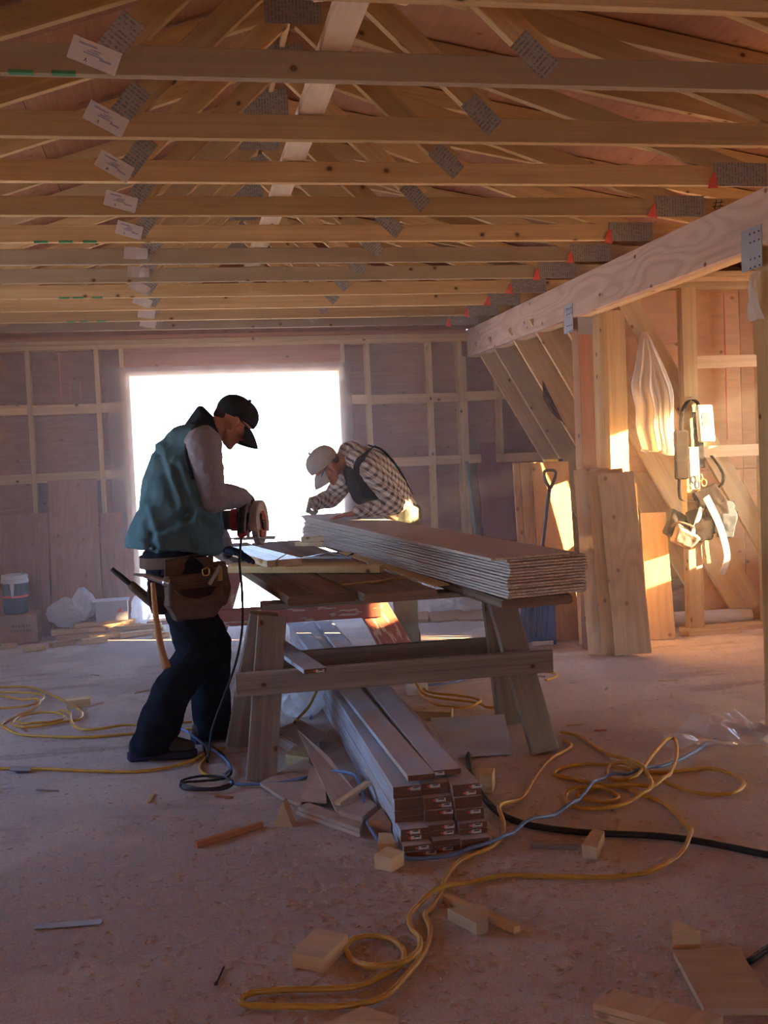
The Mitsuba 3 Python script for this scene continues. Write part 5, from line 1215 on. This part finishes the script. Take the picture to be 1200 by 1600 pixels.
shirt = chain(tor, [ell(fr2, .118, .185, .11), ell(fr2, .14, .18, .11), ell(fr2, .125, .185, .115), ell(fr2, .105, .16, .09)])
shirt += [hull(ball(tor[3], ell(fr2, .10, .12, .085)), ball(sL, .082)), hull(ball(tor[3], ell(fr2, .10, .12, .085)), ball(sR, .082))]
shirt += chain([tor[3] + [-.02, 0, .02], pt(1.165, 7.34, 1.47)], [.085, .078])
shirt += chain([sL, (sL + eL) / 2 + [.012, -.01, .01], eL, (eL + wL) / 2 + [0, 0, .006], wL + [.02, 0, .004]], [.084, .078, .066, .052, .043])
shirt += chain([sR, (sR + eR) / 2, eR, wR + [.02, 0, 0]], [.084, .072, .066, .046])
add('shirt', wrinkle(fuse(shirt, .011, 6), .010, 10, 12), PLAID, p2, smooth=True, label='plaid flannel shirt')
DARKV = mat('dark_overalls', cloth((0.045, 0.052, 0.06), (0.028, 0.032, 0.038), 22))
strap = spline([pt(1.33, 7.36, 1.50), pt(1.285, 7.24, 1.485), pt(1.215, 7.16, 1.43), pt(1.180, 7.135, 1.345), pt(1.21, 7.135, 1.25), pt(1.25, 7.14, 1.17)], .02)
add('strap', ribbon(strap, unit((.8, .0, .45)), .060, .008), DARKV, p2, label='dark shoulder strap')
strap2 = spline([pt(1.30, 7.36, 1.52), pt(1.40, 7.33, 1.475), pt(1.50, 7.31, 1.34), pt(1.585, 7.30, 1.16)], .02)
add('strap', ribbon(strap2, unit((0, 1, 0)), .07, .008), DARKV, p2, label='dark strap down the back')
bib = chain([pt(1.19, 7.35, 1.34), pt(1.26, 7.35, 1.19), pt(1.42, 7.36, 1.12)], [ell(fr2, .07, .145, .07), ell(fr2, .10, .17, .09), ell(fr2, .12, .185, .08)])
trs = [hull(ball(pt(1.535, 7.37, 1.06), ell(fr2, .118, .195, .05)), ball(pt(1.54, 7.37, .90), ell(fr2, .118, .185, .06)))]
for h, k, a in kn2: trs += chain([h, (h + k) / 2, k, (k + a) / 2, a - [0, 0, .03]], [.104, .094, .085, .082, .080])
add('bib', wrinkle(fuse(bib, .015, 5), .005, 12, 6), DARKV, p2, smooth=True, label='dark bib of the overalls')
GRNP = mat('grey_green_trousers', cloth((0.20, 0.23, 0.20), (0.14, 0.165, 0.145), 20))
tm_ = m3.Manifold.batch_boolean(trs, m3.OpType.Add) - m3.Manifold.cube((4, 4, .16), True).translate((1.6, 7.4, -.04))
add('trousers', wrinkle(fuse([tm_], .016, 6), .007, 9, 9), GRNP, p2, smooth=True, label='grey-green trousers')
for h, k, a in kn2:
    B2 = lambda x, y, z: np.array([a[0] - x, a[1] + y, z])
    k2 = add('boot', fuse([hull(ball(B2(-.03, 0, .15), .055), ball(B2(-.035, 0, .065), .05), ball(B2(.03, 0, .08), .048)), hull(ball(B2(.0, 0, .06), .045), ball(B2(.15, 0, .045), .04))], .012, 4), BOOT, p2, smooth=True)
    add('sole', fuse([hull(*[ball(B2(x, y, .010), .008) for x, y in ((.20, .03), (.20, -.03), (-.08, .03), (-.08, -.03))])], .02, 0), INK, k2)
dh = unit(pt(-.35, -.25, -.9)); bh = unit(pt(-.9, .1, .35) - dh * np.dot(pt(-.9, .1, .35), dh)); th = np.cross(bh, dh)
add('glove', fuse(hand_parts(wR + [-.005, -.01, .03], (dh, th, bh), 1, 1.1, 1.0, True), .005, 4), GLOVE_T, p2, smooth=True, label='pale glove holding the edge of the pile')
CAPW = mat('pale_cap', cloth((0.46, 0.44, 0.42), (0.36, 0.34, 0.33), 50))
cap(h2, h2f, CAPW, p2, .075, 'pale grey cap with a curved brim', .4, 1.06)
hq = lambda x, y, z: h2 + h2f[0] * x + h2f[1] * y + h2f[2] * z
add('hair', fuse([hull(ball(hq(-.055, 0, .03), ell(h2f, .056, .076, .05)), ball(hq(-.062, 0, -.03), ell(h2f, .036, .06, .02)))], .012, 3), mat('grey_hair', diffuse((0.16, 0.15, 0.15))), p2, smooth=True, label='short grey hair')
add('glasses', tube(np.array([hq(-.005, .080, .022), hq(.05, .078, .020), hq(.092, .062, .012)]), .003, 6), mat('blue_frame', pr((.05, .08, .4), .4)), p2, smooth=True, label='blue glasses arm')

# ------------------------------------------------------------------ hung up in the right bay: shirt, tool belt with braces
def hanging_shirt():
    """A long-sleeved shirt hung by the collar: a gathered body and a sleeve, drawn as folded sheets with thickness."""
    parts = []
    for pts, seed in (([(3.475, 2.285, .015), (3.455, 2.15, .05), (3.435, 2.0, .075), (3.405, 1.86, .085), (3.43, 1.72, .085), (3.43, 1.58, .085), (3.455, 1.44, .075), (3.445, 1.40, .07)], 1),
                      ([(3.48, 2.285, .015), (3.51, 2.12, .045), (3.55, 1.95, .06), (3.575, 1.78, .065), (3.575, 1.60, .055), (3.595, 1.45, .05), (3.60, 1.365, .048)], 2)):
        P = np.array(pts); s = np.linspace(0, 1, 46); k = np.linspace(0, 1, len(P))
        from scipy.interpolate import CubicSpline
        X, Zz, W = (CubicSpline(k, P[:, i])(s) for i in range(3))
        n = 40; ang = np.arange(n) * 2 * np.pi / n
        V = []
        for i in range(len(s)):
            fold = 1 + .16 * np.sin(ang * 5 + seed + 1.2 * s[i]) + .10 * np.sin(ang * 9 + 2 * seed)
            d = (.022 + .030 * min(1, s[i] * 2)) * (1 + .4 * np.sin(ang * 6 + seed * 2 + s[i] * 2))
            V.append(np.stack([X[i] + W[i] * np.cos(ang) * (1 + .1 * (fold - 1)), 7.56 - .10 * min(1, s[i] * 2.2) + d * np.sin(ang) * fold, np.full(n, Zz[i]) + .012 * np.sin(ang * 2 + seed) * s[i]], 1))
        V = np.vstack(V); m = len(s)
        i, j = np.meshgrid(np.arange(m - 1), np.arange(n), indexing='ij'); j2 = (j + 1) % n
        q = np.stack([i * n + j, i * n + j2, (i + 1) * n + j2, (i + 1) * n + j], -1).reshape(-1, 4)
        parts.append((V, np.vstack([q[:, [0, 1, 2]], q[:, [0, 2, 3]]]), None))
    return parts
hs = thing('hanging_shirt', 'cream long-sleeved shirt hanging from the steep rafter, its lower half in the sun', 'shirt')
b_, s_ = hanging_shirt()
add('shirt_body', b_, WHITE, hs, smooth=True); add('sleeve', s_, WHITE, hs, smooth=True)
rg = thing('white_rag', 'white rag hanging at the upper left of the right-edge post', 'rag')
V = []
for i in range(14):
    r = i / 13
    for j in range(8):
        s = j / 7 - .5
        V.append((BX - .012 - .045 * r * (1 - r) * 2 - .02 * math.sin(s * 9 + r * 3) * (1 - .3 * r), 4.700 + s * (.05 + .05 * r), 2.235 - .22 * r - .03 * abs(s)))
Fz = []
for i in range(13):
    for j in range(7):
        a = i * 8 + j; Fz += [(a, a + 8, a + 9), (a, a + 9, a + 1)]
add('cloth', (np.array(V), np.array(Fz), None), WHITE, rg, smooth=True)

ht = thing('hanging_tool_belt', 'sunlit tool belt with padded braces and pouches hanging on the dormer stud', 'tool belt')
GREYW = mat('grey_webbing', cloth((0.38, 0.40, 0.38), (0.28, 0.30, 0.29), 60)); BLKW = mat('black_webbing', cloth((0.035, 0.032, 0.035), (0.02, 0.02, 0.022), 40))
TANL = mat('tan_strap', cloth((0.55, 0.45, 0.36), (0.42, 0.33, 0.26), 30)); BRN = mat('dark_brown_nylon', cloth((0.030, 0.022, 0.021), (0.018, 0.015, 0.015), 40))
HY = 7.43
def hp3(px, py):
    """Metres right and down from the nail the belt hangs on."""
    return np.array([3.775 + px, HY, 1.76 - py])
add('hook', tube(np.array([hp3(0, -.02) + [0, .075, 0], hp3(0, -.02) + [0, -.01, .0], hp3(0, -.02) + [0, -.015, .015]]), .004, 6), STEEL, ht)
add('brace_loop', ribbon(spline([hp3(-.10, .30), hp3(-.085, .12), hp3(-.05, .03), hp3(.0, .0), hp3(.05, .03), hp3(.06, .12)], .015), (0, 1, 0), .05, .008), BLKW, ht)
def pad(pts, w, t, m, nm, lab=None):
    P = np.array(pts)
    bs = [ball(p + np.array([s * (w / 2 - t / 2), 0, 0]), t / 2) for p in P for s in (-1, 1)]
    return add(nm, fuse([hull(*bs)], .012, 2), m, ht, smooth=40, label=lab)
k = pad([hp3(.075, .06) + [0, -.04, 0], hp3(.090, .30) + [0, -.04, 0]], .135, .04, GREYW, 'shoulder_pad', 'pale grey shoulder pad')
add('pad_patch', board(hp3(.078, .10) + [0, -.0605, 0], hp3(.084, .20) + [0, -.0605, 0], .065, .004, (1, 0, 0)), mat('dark_grey_patch', diffuse((.16, .18, .18))), k)
k = pad([hp3(-.105, .24) + [0, -.02, 0], hp3(-.105, .57) + [0, -.02, 0]], .115, .035, BRN, 'shoulder_pad', 'dark brown shoulder pad')
for z in (.33, .44): add('pad_seam', board(hp3(-.158, z) + [0, -.038, 0], hp3(-.052, z) + [0, -.038, 0], .012, .004, (0, 0, 1)), BLKW, k)
pad([hp3(-.005, .36) + [0, -.01, 0], hp3(.0, .66) + [0, -.01, 0]], .085, .02, GREYW, 'webbing')
pad([hp3(.04, .10), hp3(.055, .50)], .075, .022, BLKW, 'webbing')
add('webbing', ribbon(spline([hp3(.13, .42), hp3(.19, .50), hp3(.225, .58), hp3(.20, .65), hp3(.13, .68), hp3(.06, .70)], .015) + [0, -.03, 0], (0, 1, 0), .045, .006), BLKW, ht)
add('webbing', ribbon(spline([hp3(-.13, .58), hp3(-.135, .66), hp3(-.12, .74), hp3(-.02, .75), hp3(.08, .73)], .015) + [0, -.03, 0], (0, 1, 0), .045, .006), BLKW, ht)
for i, (x, z) in enumerate(((.03, .58), (.06, .62), (.02, .70), (-.06, .66))):
    add('metal_ring', tube(spline([hp3(x, z) + [.02 * math.cos(q), -.04, .026 * math.sin(q)] for q in np.linspace(0, 2 * math.pi, 9)], .008), .004, 6), BRASS, ht, smooth=True)
def bag(c, w, h, d, m, seed, lab, rot=0, nm='pouch'):
    c = np.array(c); bs = []
    for x, y, z in ((-1, 0, 1), (1, 0, 1), (-1, -1, .2), (1, -1, .2), (-.75, -.8, -1), (.75, -.8, -1), (-.75, 0, -1), (.75, 0, -1)):
        q = np.array([x * w / 2, 0, z * h / 2]); a = math.radians(rot)
        q = np.array([q[0] * math.cos(a) - q[2] * math.sin(a), y * d, q[0] * math.sin(a) + q[2] * math.cos(a)])
        bs.append(ball(c + q, .018))
    return add(nm, wrinkle(fuse([hull(*bs)], .012, 4), .008, 15, seed), m, ht, smooth=True, label=lab)
bag(hp3(.115, .82) + [0, -.03, 0], .17, .30, .07, BRN, 1, 'large dark pouch', 18)
bag(hp3(.215, .90) + [0, -.04, 0], .10, .24, .06, mat('slate_nylon', cloth((.06, .07, .09), (.04, .045, .06), 30)), 2, 'slate blue side pouch', -6)
k = bag(hp3(-.13, 1.0) + [0, -.05, 0], .16, .12, .08, mat('pale_canvas_pouch', cloth((.26, .20, .18), (.18, .14, .13), 30)), 3, 'pale open pouch', -28)
add('pouch_rim', tube(spline([hp3(-.24, .95) + [0, -.06, 0], hp3(-.20, .90) + [0, -.13, 0], hp3(-.10, .93) + [0, -.14, 0], hp3(-.03, .98) + [0, -.10, 0]], .012), .009, 8), LEATHER, k, smooth=True)
bag(hp3(-.16, .93) + [0, -.02, 0], .15, .16, .06, BRN, 4, 'dark pouch', -30)
bag(hp3(.0, .93) + [0, -.06, 0], .13, .20, .06, BRN, 5, 'dark brown pouch', 10)
add('leather_strap', ribbon(spline([hp3(.02, .72), hp3(.06, .80), hp3(.115, .92), hp3(.155, 1.05), hp3(.175, 1.16), hp3(.16, 1.24), hp3(.125, 1.30)], .015) + [0, -.14, 0], unit((1, .3, .35)), .062, .007), TANL, ht, label='long tan strap hanging in the sun')
add('leather_strap', ribbon(spline([hp3(-.01, .80), hp3(-.05, .90), hp3(-.09, 1.0)], .015) + [0, -.13, 0], unit((1, .3, .2)), .045, .006), TANL, ht)
add('dangling_strap', ribbon(spline([hp3(.055, 1.02), hp3(.06, 1.14), hp3(.07, 1.22)], .015) + [0, -.06, 0], (1, .2, 0), .035, .006), mat('yellow_strap', cloth((.60, .42, .12), (.5, .34, .1), 30)), ht, label='yellow strap')
add('dangling_strap', board(hp3(.005, 1.0) + [0, -.03, 0], hp3(.01, 1.27) + [0, -.03, 0], .05, .006, (1, 0, 0)), TANL, ht)
# ------------------------------------------------------------------ the dust hanging in the far part of the room
hz = [(-2.69, 6.0, .004), (4.94, 9.885, 2.40)]
V = np.array([(x, y, z) for x in (hz[0][0], hz[1][0]) for y in (hz[0][1], hz[1][1]) for z in (hz[0][2], hz[1][2])])
F = np.array([[0, 1, 3], [0, 3, 2], [4, 6, 7], [4, 7, 5], [0, 4, 5], [0, 5, 1], [2, 3, 7], [2, 7, 6], [0, 2, 6], [0, 6, 4], [1, 5, 7], [1, 7, 3]])
k = add('dust_haze', (V, F, None), {'type': 'null'}, label='sawdust haze hanging in the light around the doorway', kind='structure')
scene[k]['interior'] = {'type': 'homogeneous', 'albedo': {'type': 'rgb', 'value': [.94, .94, 1.0]}, 'sigma_t': .038, 'phase': {'type': 'hg', 'g': 0.35}}
